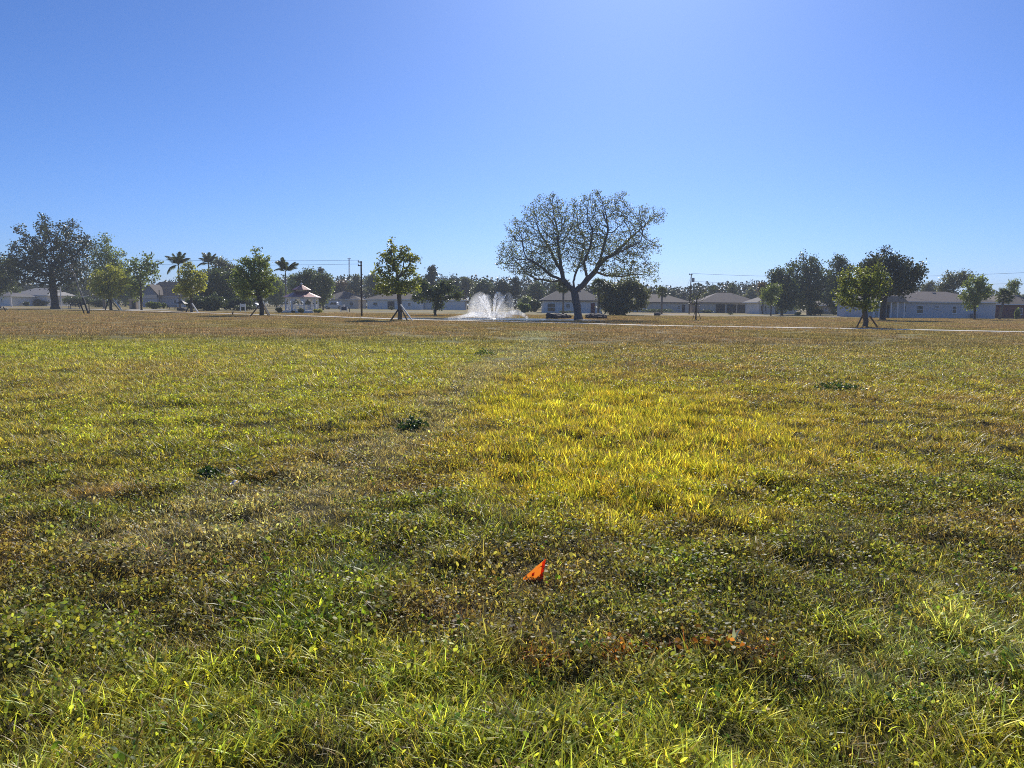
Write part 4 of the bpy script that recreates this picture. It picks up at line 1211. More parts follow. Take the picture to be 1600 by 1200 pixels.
# ------------------------------------------------------------------ tree stakes, posts, signs, benches
def bar(name, label, cat, p0, p1, w, mat, group=None):
    """a squared timber between two points"""
    p0, p1 = Vector(p0), Vector(p1)
    d = p1 - p0
    mb = MB(); h = w / 2; l = d.length
    mb.box(-h, h, -h, h, 0, l)
    o = mb.build(name, M[mat], None, bevel=w * .12)
    o.location = p0
    o.rotation_euler = d.to_track_quat('Z', 'Y').to_euler()
    return tag(o, label, cat, group)

def stake(label, top, foot, Y, dy, mat, w=0.1):
    t = W(top[0], top[1], Y); f = W(foot[0], foot[1], Y + dy)
    bar('tree_stake', label, 'stake', (f[0], f[1], -.05), tuple(t), w, mat, 'stakes propping young trees')

stake('bright white stake on the right of the round yellow-green young tree', (177, 467), (191, 485), 127.5, -1.0, 'white_wood', .17)
stake('dark stake on the left of the round yellow-green young tree', (170, 468), (164, 485), 127.5, -1.0, 'dark_wood', .14)
stake('dark stake just under the white one of the round yellow-green young tree', (176, 472), (187, 485), 128.2, .3, 'dark_wood', .14)
stake('white stake on the right of the yellow-tinged young tree', (300, 474), (310, 490), 111.5, -1.0, 'white_wood', .15)
stake('dark stake on the left of the yellow-tinged young tree', (297, 476), (290, 490), 111.5, -1.0, 'dark_wood', .12)
stake('brown left stake of the staked tree left of the gazebo', (404, 478), (391, 494), 89.5, -1.0, 'brown_wood', .12)
stake('white right stake of the staked tree left of the gazebo', (411, 473), (422, 491), 90, 1.0, 'white_wood', .13)
stake('brown right stake of the staked tree left of the gazebo', (412, 480), (420, 494), 89.5, -1.0, 'brown_wood', .12)
stake('white stake leaning from the tall lime-topped tree towards the fountain', (626, 476), (645, 501), 73, -1.3, 'white_wood', .11)
stake('dark left stake of the tall lime-topped tree', (622, 484), (610, 501), 73, -1.3, 'dark_wood', .11)
stake('short dark right stake of the tall lime-topped tree', (628, 484), (637, 501), 73, -1.3, 'dark_wood', .11)
stake('brown left stake of the bushy olive-green tree', (1349, 491), (1338, 509), 62.4, -.8, 'brown_wood', .1)
stake('brown right stake of the bushy olive-green tree', (1359, 494), (1373, 510), 62.4, -.8, 'brown_wood', .1)
stake('thin left brace of the nearly bare sapling', (1087, 484), (1082, 490), 88, -.4, 'dark_wood', .05)
stake('thin right brace of the nearly bare sapling', (1090, 484), (1096, 490), 88, -.4, 'dark_wood', .05)

# the leaning bare sapling and its timber brace
def sapling():
    Y = 92.0
    rng = np.random.default_rng(5)
    b = W(139, 490, Y); bx = b[0]
    def o(px, py, dy=0): c = W(px, py, Y + dy); return (c[0] - bx, dy, c[2])
    limbs = [(0, [(0.0, 0, -.1), o(132, 470), o(124, 452), o(118, 434), o(112, 420)])]
    A = np.array([o(rng.normal(108, 7), rng.normal(420, 8), rng.normal(0, .5)) for _ in range(60)] + [o(rng.normal(116, 7), rng.normal(438, 7), rng.normal(0, .4)) for _ in range(30)])
    P, par = colonize(rng, limbs, A, .2, .25)
    me, _ = skeleton_mesh('trunk', P, par, .085, 2.2, .008)
    root = empty('bare_sapling', (bx, Y, 0), 'thin bare sapling leaning left in front of the wide dark oak', 'tree')
    link('trunk', me, M['bark_pale'], root)
sapling()
for (a, b, nm) in (((124, 470), (132, 489), 'left'), ((129, 466), (138, 491), 'middle'), ((139, 474), (139.5, 490), 'upright right')):
    t = W(*a, 91); f = W(*b, 90.5)
    bar('brace_post', f'dark {nm} post of the brace holding the leaning bare sapling', 'stake', (f[0], f[1], -.05), tuple(t), .1, 'dark_wood', 'brace of the leaning sapling')
t = W(126, 464, 91); f = W(138, 462, 91)
bar('brace_rail', 'pale crossbar at the top of the brace of the leaning bare sapling', 'stake', tuple(f), tuple(t), .08, 'white_wood', 'brace of the leaning sapling')

bar('post', 'thick pale post at the corner of the white garage on the far left', 'post', (X(18, 175), 175, -.05), (X(17, 175), 175, W(17, 464, 175)[2]), .28, 'white_wood')
bar('post', 'thin tall pale post just right of the wide dark oak trunk', 'post', (X(95.5, 130), 130, -.05), (X(95.5, 130), 130, W(95, 448, 130)[2]), .12, 'white_wood')
bar('post', 'tall thin dark post before the blue-gabled house', 'post', (X(250, 165), 165, -.05), (X(249.5, 165), 165, W(249.5, 453, 165)[2]), .16, 'trim_dark')

def bench(name, label, cat, px, Y, w_px, mat, h=.78, back=True):
    s = Y / 1200; w = w_px * s
    root = empty(name, (X(px, Y), Y, 0), label, cat)
    for i in range(3):
        MB().box(-w / 2, w / 2, -.3 + .21 * i, -.12 + .21 * i, .42, .47).build('seat_slat', M[mat], root)
    if back:
        for i in range(3):
            MB().box(-w / 2, w / 2, .3, .34, .55 + .13 * i, .66 + .13 * i).build('back_slat', M[mat], root)
    for sx in (-1, 1):
        for y in (-.25, .27):
            MB().box(sx * w * .44 - .05, sx * w * .44 + .05, y - .05, y + .05, -.03, .415 if y < 0 else .92).build('leg', M[mat], root)
bench('park_bench', 'long dark blue bench right of the wide dark oak trunk', 'bench', 117, 150, 19, 'navy')

def picnic_table(label, px, Y, w_px, mat, top=None):
    s = Y / 1200; w = w_px * s
    root = empty('picnic_table', (X(px, Y), Y, 0), label, 'table')
    for i in range(4): MB().box(-w / 2, w / 2, -.4 + .2 * i, -.22 + .2 * i, .72, .77).build('table_plank', M[top or mat], root)
    for sy in (-1, 1): MB().box(-w / 2, w / 2, sy * .75 - .14, sy * .75 + .14, .42, .47).build('seat', M[top or mat], root)
    for sx in (-1, 1):
        lg = MB(); x = sx * w * .36
        for sy in (-1, 1): lg.prism([(sy * .72 - .05, -.03), (sy * .72 + .05, -.03), (sy * .2 + .05, .715), (sy * .2 - .05, .715)], 'x', x - .04, x + .04)
        lg.box(x - .05, x + .05, -.85, .85, .35, .415)
        lg.build('leg_frame', M[mat], root)
picnic_table('dark picnic table before the blue-gabled house', 269, 152, 17, 'dark_metal')
picnic_table('dark table with white top cut off by the left edge', -4, 100, 20, 'dark_metal', 'white_wood')

def sign(label, px, Y, w_px, h_px, panel, lo=.45):
    s = Y / 1200; w, h = w_px * s, h_px * s
    root = empty('sign_board', (X(px, Y), Y, 0), label, 'sign')
    for sx in (-1, 1):
        MB().box(sx * w / 2 - .07, sx * w / 2 + .07, -.07, .07, -.03, h).build('post', M['trim_white'], root)
    MB().box(-w / 2 + .072, w / 2 - .072, -.04, .04, h * (1 - lo), h * .96).build('panel', M[panel], root)
sign('white two-post sign board left of the staked tree by the gazebo', 379.3, 128, 7.5, 12.2, 'trim_white', .42)
sign('white two-post sign with dark panel right of the pickup', 537.5, 140, 9.5, 7.5, 'navy', .75)
bar('post', 'short dark marker post right of the small white sign by the pickup', 'post', (X(546, 136), 136, -.05), (X(546, 136), 136, .8), .12, 'trim_dark')

def kiosk():
    Y = 146; s = Y / 1200
    root = empty('kiosk', (X(210, Y), Y, 0), 'beige boxy kiosk behind the sparse tree on the left', 'kiosk')
    w = 11 * s
    MB().box(-w / 2, w / 2, -.6, .6, -.05, 1.75).build('body', M['beige'], root)
    MB().box(-w / 2 - .1, w / 2 + .1, -.7, .7, 1.753, 1.9).build('cap', M['wall_cream'], root)
    MB().box(-w * .1, w * .35, -.64, -.602, .1, 1.5).build('door', M['trim_dark'], root)
kiosk()
for k, px in enumerate((217.5, 220.5)):
    bar('post', ('left' if k == 0 else 'right') + ' white post of the pair right of the beige kiosk', 'post', (X(px, 143), 143, -.05), (X(px, 143), 143, 1.7), .2, 'white_wood')

def peaked():
    Y = 118
    root = empty('feeder_stand', (X(284, Y), Y, 0), 'small dark stand with a peaked top left of the yellow-tinged young tree', 'stand')
    MB().tube([(0, 0, -.05), (0, 0, 1.3)], .1, 8).build('post', M['white_wood'], root)
    MB().add([(-.7, -.7, 1.25), (.7, -.7, 1.25), (.7, .7, 1.25), (-.7, .7, 1.25), (0, 0, 1.75)], [(0, 1, 4), (1, 2, 4), (2, 3, 4), (3, 0, 4), (3, 2, 1, 0)]).build('roof', M['trim_dark'], root)
    MB().box(-.6, .6, -.5, .5, .2, .55).build('base', M['trim_dark'], root, bevel=.05)
peaked()

def stub(label, px, Y, h, lean):
    root = MB().tube([(0, 0, -.05), (lean * .5, 0, h * .5), (lean, 0, h)], [.09, .075, .07], 8).build('stump', M['bark_dark'], None, True)
    root.location = (X(px, Y), Y, 0)
    tag(root, label, 'stump')
stub('short dark leaning stub on the lawn left of the staked tree by the gazebo', 362.5, 93, .42, .12)

# radio mast
def mast():
    Y = 420.0; s = Y / 1200
    top = W(546.3, 401, Y)[2]
    root = empty('radio_mast', (X(546.5, Y), Y, 0), 'thin grey lattice radio mast on the skyline', 'mast')
    r = .38
    cs = [(r * math.cos(R(a)), r * math.sin(R(a))) for a in (90, 210, 330)]
    for c in cs: MB().tube([(c[0], c[1], -.1), (c[0], c[1], top - 1)], .07, 5).build('mast_leg', M['grey_metal'], root)
    lat = MB(); n = 16
    for i in range(n):
        z0, z1 = (top - 1) * i / n, (top - 1) * (i + 1) / n
        for k in range(3):
            a, b = cs[k], cs[(k + 1) % 3]
            lat.tube([(a[0], a[1], z0), (b[0], b[1], z1)], .035, 4, False)
    lat.build('lattice', M['grey_metal'], root)
    MB().box(-.75, .75, -.5, .5, top * .52, top * .52 + .5).build('antenna_ring', M['grey_metal'], root)
    MB().box(-.9, .9, -.1, .1, top - 1.2, top - .9).build('top_arm', M['grey_metal'], root)
    MB().tube([(0, 0, top - 1), (0, 0, top)], .05, 5).build('lightning_rod', M['grey_metal'], root)
mast()

# utility poles and wires
def upole(label, px, Y, top_py, arms, transformer=False, lean=0.0, r=.105):
    top = W(px, top_py, Y)[2]
    root = empty('utility_pole', (X(px, Y), Y, 0), label, 'pole')
    MB().tube([(0, 0, -.1), (lean * .5, 0, top * .5), (lean, 0, top)], [r * 1.1, r, r * .85], 10).build('pole', M['pole_wood'], root, True)
    for (z, w) in arms:
        a = MB().box(lean - w * .7, lean + w * .3, -.25, -.14, top - z - .06, top - z + .06).build('bracket', M['pole_wood'], root)
        MB().tube([(lean - w * .62, -.2, top - z + .062), (lean - w * .62, -.2, top - z + .24)], .05, 8).build('insulator', M['grey_metal'], a)
    if transformer:
        MB().tube([(lean + .38, 0, top - 1.55), (lean + .38, 0, top - .75)], .26, 12).build('transformer', M['grey_metal'], root)
    return np.array([X(px, Y) + lean, Y, top])

p1 = upole('plain dark wooden utility pole between gazebo and lime-topped tree', 565, 93, 408, [(.12, .5), (.55, .5)])
p2 = upole('wooden utility pole with grey transformer right of the big oak', 1077, 149, 428, [(.15, .7)], True, .2)

def wire(label, a, b, sag, r=.014):
    a, b = np.array(a), np.array(b)
    pts = [tuple(a + (b - a) * t + np.array([0, 0, -sag * 4 * t * (1 - t)])) for t in np.linspace(0, 1, 25)]
    tag(MB().tube(pts, r, 4).build('power_line', M['wire']), label, 'wire')
e1 = W(-120, 392, 100)
wire('upper power line running left from the plain wooden pole', p1 + (-.3, -.2, .1), e1, .5)
wire('lower power line running left from the plain wooden pole', p1 + (-.3, -.2, -.35), e1 + (0, 0, -.6), .55)
wire('upper power line running right from the transformer pole', p2 + (-.2, -.2, .1), W(1800, 414, 118), 1.2, .02)
wire('lower power line running right from the transformer pole', p2 + (.1, 0, -1.4), W(1800, 434, 118), 1.0, .018)
wire('thin guy wire slanting left from the top of the transformer pole', p2 + (0, 0, -.3), W(1068, 462, 149), .02, .015)

# rocks
def rock_mesh(seed):
    rng = np.random.default_rng(seed)
    import bmesh
    bm = bmesh.new()
    bmesh.ops.create_icosphere(bm, subdivisions=2, radius=1.0)
    for v in bm.verts:
        n = v.co.normalized()
        q = 1 + .28 * math.sin(3.1 * n.x + seed) * math.cos(2.7 * n.y + 2 * seed) + .14 * math.sin(6 * n.z + 5 * n.x + seed)
        v.co = n * q
        v.co.z *= .72
    me = bpy.data.meshes.new('rock'); bm.to_mesh(me); bm.free()
    me.materials.append(M['rock'])
    return me
RK = [rock_mesh(i) for i in range(4)]
rng = np.random.default_rng(3)
for side, lo, hi, n in (('left', 861, 889, 9), ('right', 921, 943, 7)):
    for i in range(n):
        px = lo + (hi - lo) * (i + .5) / n + rng.uniform(-1, 1)
        Y = 90.5 + rng.uniform(-1.6, 1.6)
        s = rng.uniform(.32, .6)
        o = link('rock', RK[i % 4], None, None, (X(px, Y), Y, s * .42), (0, 0, rng.uniform(0, 6)), (s * 1.25, s, s))
        tag(o, f'dark rock in the heap on the {side} of the big oak trunk', 'rock', f'rock heap {side} of the big oak')
o = link('rock', RK[1], None, None, (X(1027, 126), 126, .22), (0, 0, 1), (.62, .5, .42)); tag(o, 'dark low boulder on the lawn before the round-headed palm', 'rock')

# ------------------------------------------------------------------ orange marker flag
def marker_flag():
    Y = 4.38
    b = W(849, 912, Y)
    z0 = float(height(b[0], Y))
    root = empty('marker_flag', (b[0], Y, z0), 'small orange plastic survey flag on a thin wire in the foreground lawn', 'flag')
    c = lambda px, py, dy=0.0: np.array(W(px, py, Y + dy)) - np.array([b[0], Y, z0])
    A_, B_, C_ = c(853, 873), c(848, 904, -.012), c(810, 909, -.05)
    MB().tube([(c(847, 905)[0], .003, -.12), c(847.5, 904, .003), c(852, 874, .004)], .0016, 6).build('wire_stem', M['grey_metal'], root)
    n = 14
    V, F = [], []
    for i in range(n + 1):
        u = i / n
        for j in range(7):
            v = j / 6
            # the sheet hangs from the wire and gathers to its low left corner
            uu = u * .975
            top = A_ + (C_ - A_) * uu
            bot = B_ + (C_ - B_) * uu + np.array([0, 0, -.012]) * math.sin(math.pi * uu)
            p = top * (1 - v) + bot * v
            p = p + np.array([0, .005 * math.sin(5 * u + 3 * v), 0]) * (1 - uu)
            V.append(p)
    for i in range(n):
        for j in range(6):
            k = i * 7 + j
            F.append((k, k + 1, k + 8, k + 7))
    m, nt, out = new_mat('orange_plastic')
    N, Ln = nt.nodes, nt.links
    pr = N.new('ShaderNodeBsdfPrincipled'); pr.inputs['Roughness'].default_value = .45
    nz = N.new('ShaderNodeTexNoise'); nz.inputs['Scale'].default_value = 60
    cr = N.new('ShaderNodeValToRGB'); cr.color_ramp.elements[0].color = (.9, .2, .02, 1); cr.color_ramp.elements[1].color = (.98, .28, .03, 1)
    Ln.new(nz.outputs[0], cr.inputs[0]); Ln.new(cr.outputs[0], pr.inputs['Base Color'])
    tr = N.new('ShaderNodeBsdfTranslucent'); tr.inputs[0].default_value = (1.0, .27, .03, 1)
    mx = N.new('ShaderNodeMixShader'); mx.inputs[0].default_value = .72
    Ln.new(pr.outputs[0], mx.inputs[1]); Ln.new(tr.outputs[0], mx.inputs[2]); Ln.new(mx.outputs[0], out.inputs[0])
    me = bpy.data.meshes.new('flag_sheet'); me.from_pydata([tuple(p) for p in V], [], F); me.update()
    me.polygons.foreach_set('use_smooth', [True] * len(me.polygons))
    o = link('flag_sheet', me, m, root)
    P = np.array(V).reshape(n + 1, 7, 3)
    def at(u, v):
        i = u * n; j = v * 6
        i0, j0 = min(int(i), n - 1), min(int(j), 5)
        a, bb = i - i0, j - j0
        return (P[i0, j0] * (1 - a) * (1 - bb) + P[i0 + 1, j0] * a * (1 - bb) + P[i0, j0 + 1] * (1 - a) * bb + P[i0 + 1, j0 + 1] * a * bb) + np.array([0, -.0022, 0])
    def patch(nm, pts, mt):
        link(nm, npmesh(nm, np.array([at(*q) for q in pts]), [np.arange(len(pts))[None, :]], False, np.ones((len(pts), 3))), mt, o)
    dk = leafmat('flag_print', (.7, .07, .03), (1, .8, .8), tf=.65); hem = leafmat('flag_hem', (.95, .1, .02), (1.05, .8, .8), tf=.65)
    patch('hem', [(0, 0), (.13, .02), (.13, .98), (0, 1)], hem)
    patch('printed_mark', [(.4, .3), (.52, .27), (.5, .5), (.4, .54)], dk)
    for k in range(1): patch('printed_line', [(.18, .2 + .18 * k), (.28, .21 + .18 * k), (.28, .235 + .18 * k), (.18, .225 + .18 * k)], dk)
marker_flag()

# ------------------------------------------------------------------ grass
def blade_tuft(seed, n, h, wid, rad, lean, curl, segs=3, dry=.12, hvar=.45):
    rng = np.random.default_rng(seed)
    V, F3, F4, C = [], [], [], []
    for i in range(n):
        a = rng.uniform(0, 2 * math.pi); rr = rad * math.sqrt(rng.uniform())
        b = np.array([rr * math.cos(a), rr * math.sin(a), -.01])
        az = rng.uniform(0, 2 * math.pi); d = np.array([math.cos(az), math.sin(az), 0])
        hh = h * rng.uniform(1 - hvar, 1 + hvar * .6); w = wid * rng.uniform(.6, 1.3)
        ln = rng.uniform(0, lean); cu = rng.uniform(.2, 1) * curl
        tw = rng.uniform(-.8, .8)
        side = np.array([-d[1], d[0], 0]) * math.cos(tw) + d * math.sin(tw)
        k = len(V)
        br = float(np.clip(math.exp(rng.normal(-.05, .55)), .25, 2.4))
        c0 = np.array([br, br, br])
        if rng.uniform() < dry: c0 = br * np.array([1.4, 1.18, 1.1])
        for s in range(segs):
            t = s / segs
            p = b + d * hh * (ln * t + cu * t * t) + np.array([0, 0, hh * (t - .42 * cu * t * t)])
            ww = w * (1 - t ** 1.7 * .75) * .5
            V += [p - side * ww, p + side * ww]
            f = .7 + .45 * t
            C += [c0 * f, c0 * f]
        p = b + d * hh * (ln + cu) + np.array([0, 0, hh * (1 - .42 * cu)])
        V.append(p); C.append(c0 * 1.2)
        for s in range(segs - 1):
            q = k + 2 * s
            F4.append([q, q + 1, q + 3, q + 2])
        q = k + 2 * (segs - 1)
        F3.append([q, q + 1, q + 2])
    return npmesh('grass_tuft', np.array(V), [np.array(F4).reshape(-1, 4), np.array(F3)], True, np.array(C))

def leaf_tuft(seed, n, size, rad, hmax, tilt=.9, dry=.15, blades=6):
    rng = np.random.default_rng(seed)
    V, F, C, F4 = [], [], [], []
    for i in range(n):
        a = rng.uniform(0, 2 * math.pi); rr = rad * math.sqrt(rng.uniform())
        p = np.array([rr * math.cos(a), rr * math.sin(a), hmax * rng.uniform(.05, 1) ** .8])
        nrm = rng.normal(size=3) * tilt * .6 + np.array([0, 0, 1]); nrm /= np.linalg.norm(nrm)
        e = np.cross(nrm, rng.normal(size=3)); e /= np.linalg.norm(e); f = np.cross(nrm, e)
        s = size * rng.uniform(.55, 1.35); asp = rng.uniform(.5, .85)
        k = len(V)
        for (u, v, w) in ((-.5, 0, 0), (-.2, .42, .06), (.25, .36, .07), (.5, 0, -.04), (.25, -.36, .07), (-.2, -.42, .06)):
            V.append(p + e * s * u + f * s * v * asp + nrm * s * w)
        F += [[k, k + 1, k + 5], [k + 2, k + 3, k + 4]]; F4.append([k + 1, k + 2, k + 4, k + 5])
        br = float(np.clip(math.exp(rng.normal(-.05, .55)), .25, 1.9)); c = br * np.array([1, 1, 1.])
        if rng.uniform() < dry: c = br * np.array([1.4, 1.15, 1.0])
        C += [c] * 6
    me = npmesh('leaf_tuft', np.array(V), [np.array(F), np.array(F4)], False, np.array(C))
    return me

GM = leafmat('grass_blade', tf=.5, inst=True, rough=.42, trans=(1.45, 1.35, .65), spec=.4)
LM = leafmat('ground_leaf', tf=.46, inst=True, rough=.5, trans=(1.4, 1.35, .55), spec=.3)

def scatter(name, label, variants, mat, pts, rot, scl, tint, seed=0):
    """one carpet of small plants: points + an instancing node tree"""
    rng = np.random.default_rng(seed)
    n = len(pts)
    me = bpy.data.meshes.new(name)
    me.vertices.add(n)
    me.vertices.foreach_set('co', np.ascontiguousarray(pts, dtype=np.float32).ravel())
    a = me.attributes.new('rot', 'FLOAT_VECTOR', 'POINT'); a.data.foreach_set('vector', np.ascontiguousarray(rot, dtype=np.float32).ravel())
    a = me.attributes.new('scl', 'FLOAT', 'POINT'); a.data.foreach_set('value', np.ascontiguousarray(scl, dtype=np.float32))
    a = me.attributes.new('pick', 'INT', 'POINT'); a.data.foreach_set('value', rng.integers(0, len(variants), n).astype(np.int32))
    a = me.attributes.new('tint', 'FLOAT_COLOR', 'POINT')
    c = np.ones((n, 4), np.float32); c[:, :3] = tint; a.data.foreach_set('color', c.ravel())
    me.update()
    o = bpy.data.objects.new(name, me); COL.objects.link(o)
    ng = bpy.data.node_groups.new(name, 'GeometryNodeTree')
    ng.interface.new_socket('Geometry', in_out='INPUT', socket_type='NodeSocketGeometry')
    ng.interface.new_socket('Geometry', in_out='OUTPUT', socket_type='NodeSocketGeometry')
    N, Ln = ng.nodes, ng.links
    gi = N.new('NodeGroupInput'); go = N.new('NodeGroupOutput')
    jn = N.new('GeometryNodeJoinGeometry')
    for v in variants:
        if len(v.materials) == 0: v.materials.append(mat)
        vo = bpy.data.objects.new('grass_piece', v)
        oi = N.new('GeometryNodeObjectInfo'); oi.inputs['Object'].default_value = vo; oi.inputs['As Instance'].default_value = True
        Ln.new(oi.outputs['Geometry'], jn.inputs[0])
    ip = N.new('GeometryNodeInstanceOnPoints')
    ip.inputs['Pick Instance'].default_value = True
    def attr(nm, t):
        x = N.new('GeometryNodeInputNamedAttribute'); x.data_type = t; x.inputs['Name'].default_value = nm
        return x.outputs['Attribute']
    er = N.new('FunctionNodeEulerToRotation')
    Ln.new(attr('rot', 'FLOAT_VECTOR'), er.inputs[0])
    Ln.new(gi.outputs[0], ip.inputs['Points']); Ln.new(jn.outputs[0], ip.inputs['Instance'])
    Ln.new(attr('pick', 'INT'), ip.inputs['Instance Index'])
    Ln.new(er.outputs[0], ip.inputs['Rotation']); Ln.new(attr('scl', 'FLOAT'), ip.inputs['Scale'])
    Ln.new(ip.outputs[0], go.inputs[0])
    md = o.modifiers.new('grow', 'NODES'); md.node_group = ng
    tag(o, label, 'grass', None, 'stuff')
    return o

def spread_points(rng, y0, y1, dens, ramp=.15):
    """random points over the strip of lawn between two distances, thinning out at both ends"""
    half = lambda y: .80 * y + .9
    area = 2 * (.40 * (y1 ** 2 - y0 ** 2) + .9 * (y1 - y0))
    n = int(area * dens)
    y = np.sqrt(rng.uniform(y0 ** 2, y1 ** 2, n))
    x = rng.uniform(-1, 1, n) * half(y)
    a = np.clip((y - y0) / (ramp * y0), 0, 1) if y0 > 2.5 else np.ones(n)
    b = np.clip((y1 - y) / (ramp * y1), 0, 1)
    keep = rng.uniform(0, 1, n) < np.minimum(a, b)
    return x[keep], y[keep]

def plant(x, y, rng, tilt=.12):
    n = len(x)
    z = height(x, y)
    rot = np.stack([rng.normal(0, tilt, n), rng.normal(0, tilt, n), rng.uniform(0, 2 * math.pi, n)], -1)
    return np.stack([x, y, z], -1), rot

tall = [blade_tuft(100 + i, 11, .09, .0075, .085, .5, .45, 3, .2) for i in range(6)]
lax = [blade_tuft(120 + i, 12, .1, .0075, .085, .7, .9, 4, .16) for i in range(6)]
short = [blade_tuft(140 + i, 15, .048, .0065, .09, .9, .7, 3, .25) for i in range(5)]
leafy = [leaf_tuft(160 + i, 22, .021, .095, .05, 1.1) for i in range(5)]
broad = [leaf_tuft(180 + i, 8, .026, .08, .08, 1.0, .05) for i in range(3)]

for zone_i, (y0, y1, dens, sc_mul) in enumerate(((1.5, 4.6, 560, 1.0), (3.9, 8.2, 360, 1.1), (7.0, 15.0, 190, 1.2), (13.0, 32.0, 75, 1.6))):
    rng = np.random.default_rng(500 + zone_i)
    x, y = spread_points(rng, y0, y1, dens)
    gap = fnoise(x * 4.5 / sc_mul, y * 4.5 / sc_mul, 43, 2)
    kp = rng.uniform(0, 1, len(x)) < np.clip((gap - .22) * 5, .34, 1)
    x, y = x[kp], y[kp]
    f, c = field(x, y)
    n = len(x)
    u = rng.uniform(0, 1, n)
    clump = np.clip(.5 + 1.5 * (fnoise(x * 3.2 / sc_mul ** .5, y * 3.2 / sc_mul ** .5, 41) - .5), 0, 1)
    w_tall = np.clip(f['yel'] * 1.0 + f['yel2'] * .5 + f['left'] * .55 * (1 - f['path']), 0, 1) * (1 - f['front'])
    w_tall *= (1 - .9 * f['path'])
    w_lax = np.clip(f['front'] * .8 + f['pale'] + f['green'] * .45 + .5 * np.clip((fnoise(x * 1.9, y * 1.9, 61) - .58) * 6, 0, 1) * (1 - f['path']), 0, .9)
    w_leaf = np.clip((1 - w_tall * .9 - w_lax * .8) * .5 * (1 - .75 * f['path']), 0, 1) * np.where(y > 16, .35, 1)
    w_short = np.clip(1 - w_tall - w_lax - w_leaf, .12, 1)
    tot = w_tall + w_lax + w_leaf + w_short
    k = np.where(u < w_tall / tot, 0, np.where(u < (w_tall + w_lax) / tot, 1, np.where(u < (w_tall + w_lax + w_leaf) / tot, 2, 3)))
    jit = rng.uniform(.75, 1.3, (n, 1)) * (1 + rng.normal(0, .06, (n, 3)))
    tint = np.clip(c * jit, .01, .8)
    grn = (rng.uniform(0, 1, n) < .35 * f['yel'])[:, None]
    tint = np.where(grn, np.array([.36, .4, .06]) * rng.uniform(.6, 1.1, (n, 1)), tint)
    dryb = (rng.uniform(0, 1, n) < .08)[:, None]
    tint = np.where(dryb, np.array([.42, .34, .2]) * rng.uniform(.6, 1.1, (n, 1)), tint)
    near_flag = (np.abs(x - FLAG[0]) < .12) & (y > 4.05) & (y < 4.72)
    hv = (.62 + .75 * clump) * np.where(near_flag, .35, 1)
    low_f = np.where(near_flag, .5, 1)
    nm = ['near', 'middle', 'further', 'far'][zone_i]
    for kind, (var, mat, lab, sv) in enumerate(((tall, GM, 'upright yellow-green grass blades', hv * (.55 + .5 * f['yel'])), (lax, GM, 'soft arching green lawn grass', hv * (1 - .1 * f['pale'])), (leafy, LM, 'small-leaved creeping ground cover', .5 + .95 * clump), (short, GM, 'short trampled lawn grass', (.7 + .6 * clump) * (1 - .15 * f['path'])))):
        s = k == kind
        if s.sum() < 5: continue
        p, r = plant(x[s], y[s], rng, .12 if kind != 2 else .18)
        scatter(['tall_grass', 'lawn_grass', 'ground_cover', 'short_grass'][kind], f'{lab} in the {nm} strip of the lawn', var, mat, p, r, (sv * sc_mul * low_f)[s], tint[s], 7 + kind)
    if zone_i < 2:                                     # scattered broad-leaved weeds
        s = (rng.uniform(0, 1, n) < .022 + .08 * f['green'] + .03 * f['front'])
        p, r = plant(x[s], y[s], rng, .15)
        tw = np.where((rng.uniform(0, 1, s.sum()) < .6)[:, None], np.array([.17, .27, .035]), np.array([.09, .16, .04])) * rng.uniform(.7, 1.2, (s.sum(), 1))
        scatter('weed_leaves', f'round-leaved lawn weeds in the {nm} strip of the lawn', broad, LM, p, r, rng.uniform(.6, 1.15, s.sum()), tw, 5)

# flattened dead thatch lying between the living plants
thatch = [blade_tuft(220 + i, 22, .05, .005, .1, 1.6, .3, 2, .6, .5) for i in range(5)]
rng = np.random.default_rng(640)
for y0, y1, dens, mul, nm in ((1.6, 8.0, 180, 1.0, 'near'), (7.0, 22.0, 75, 1.5, 'middle')):
    x, y = spread_points(rng, y0, y1, dens)
    f, c = field(x, y)
    hb = np.where((np.abs(x - FLAG[0]) < .12) & (y > 4.05) & (y < 4.72), .6, 1)
    p, r = plant(x, y, rng, .12)
    straw = np.array([.40, .31, .17]) * (1 - f['path'])[:, None] + np.array([.48, .46, .29]) * f['path'][:, None]
    tn = (straw * .4 + c * .6) * rng.uniform(.5, 1.15, (len(x), 1))
    scatter('thatch', f'flattened dead straw lying in the {nm} lawn', thatch, GM, p, r, rng.uniform(.6, 1.2, len(x)) * mul * hb, np.clip(tn, .01, .8), 9)

def far_patch(seed, n, rad, h, w):
    return blade_tuft(seed, n, h, w, rad, .6, .5, 2, .2)
fp = [far_patch(200 + i, 110, .6, .085, .02) for i in range(4)]
rng = np.random.default_rng(900)
x, y = spread_points(rng, 24.0, 125.0, 1.7, .12)
pd = segdist(path_pts, x, y); pw = ((x - W(775, 499, 82)[0]) / 12.2) ** 2 + ((y - 82.2) / 6.9) ** 2
ok = (pd > 1.75) & (pw > 1.05)
x, y = x[ok], y[ok]
f, c = field(x, y)
p, r = plant(x, y, rng, .03)
FM = leafmat('far_blade', tf=.35, inst=True, rough=.6, trans=(1.15, 1.1, .8), spec=.2)
scatter('far_grass', 'tan dry grass covering the far half of the lawn', fp, FM, p, r, rng.uniform(.7, 1.35, len(x)) * (.75 + .5 * fnoise(x * .2, y * .2, 44)), np.clip(c * rng.uniform(.8, 1.2, (len(x), 1)), .01, .8), 3)

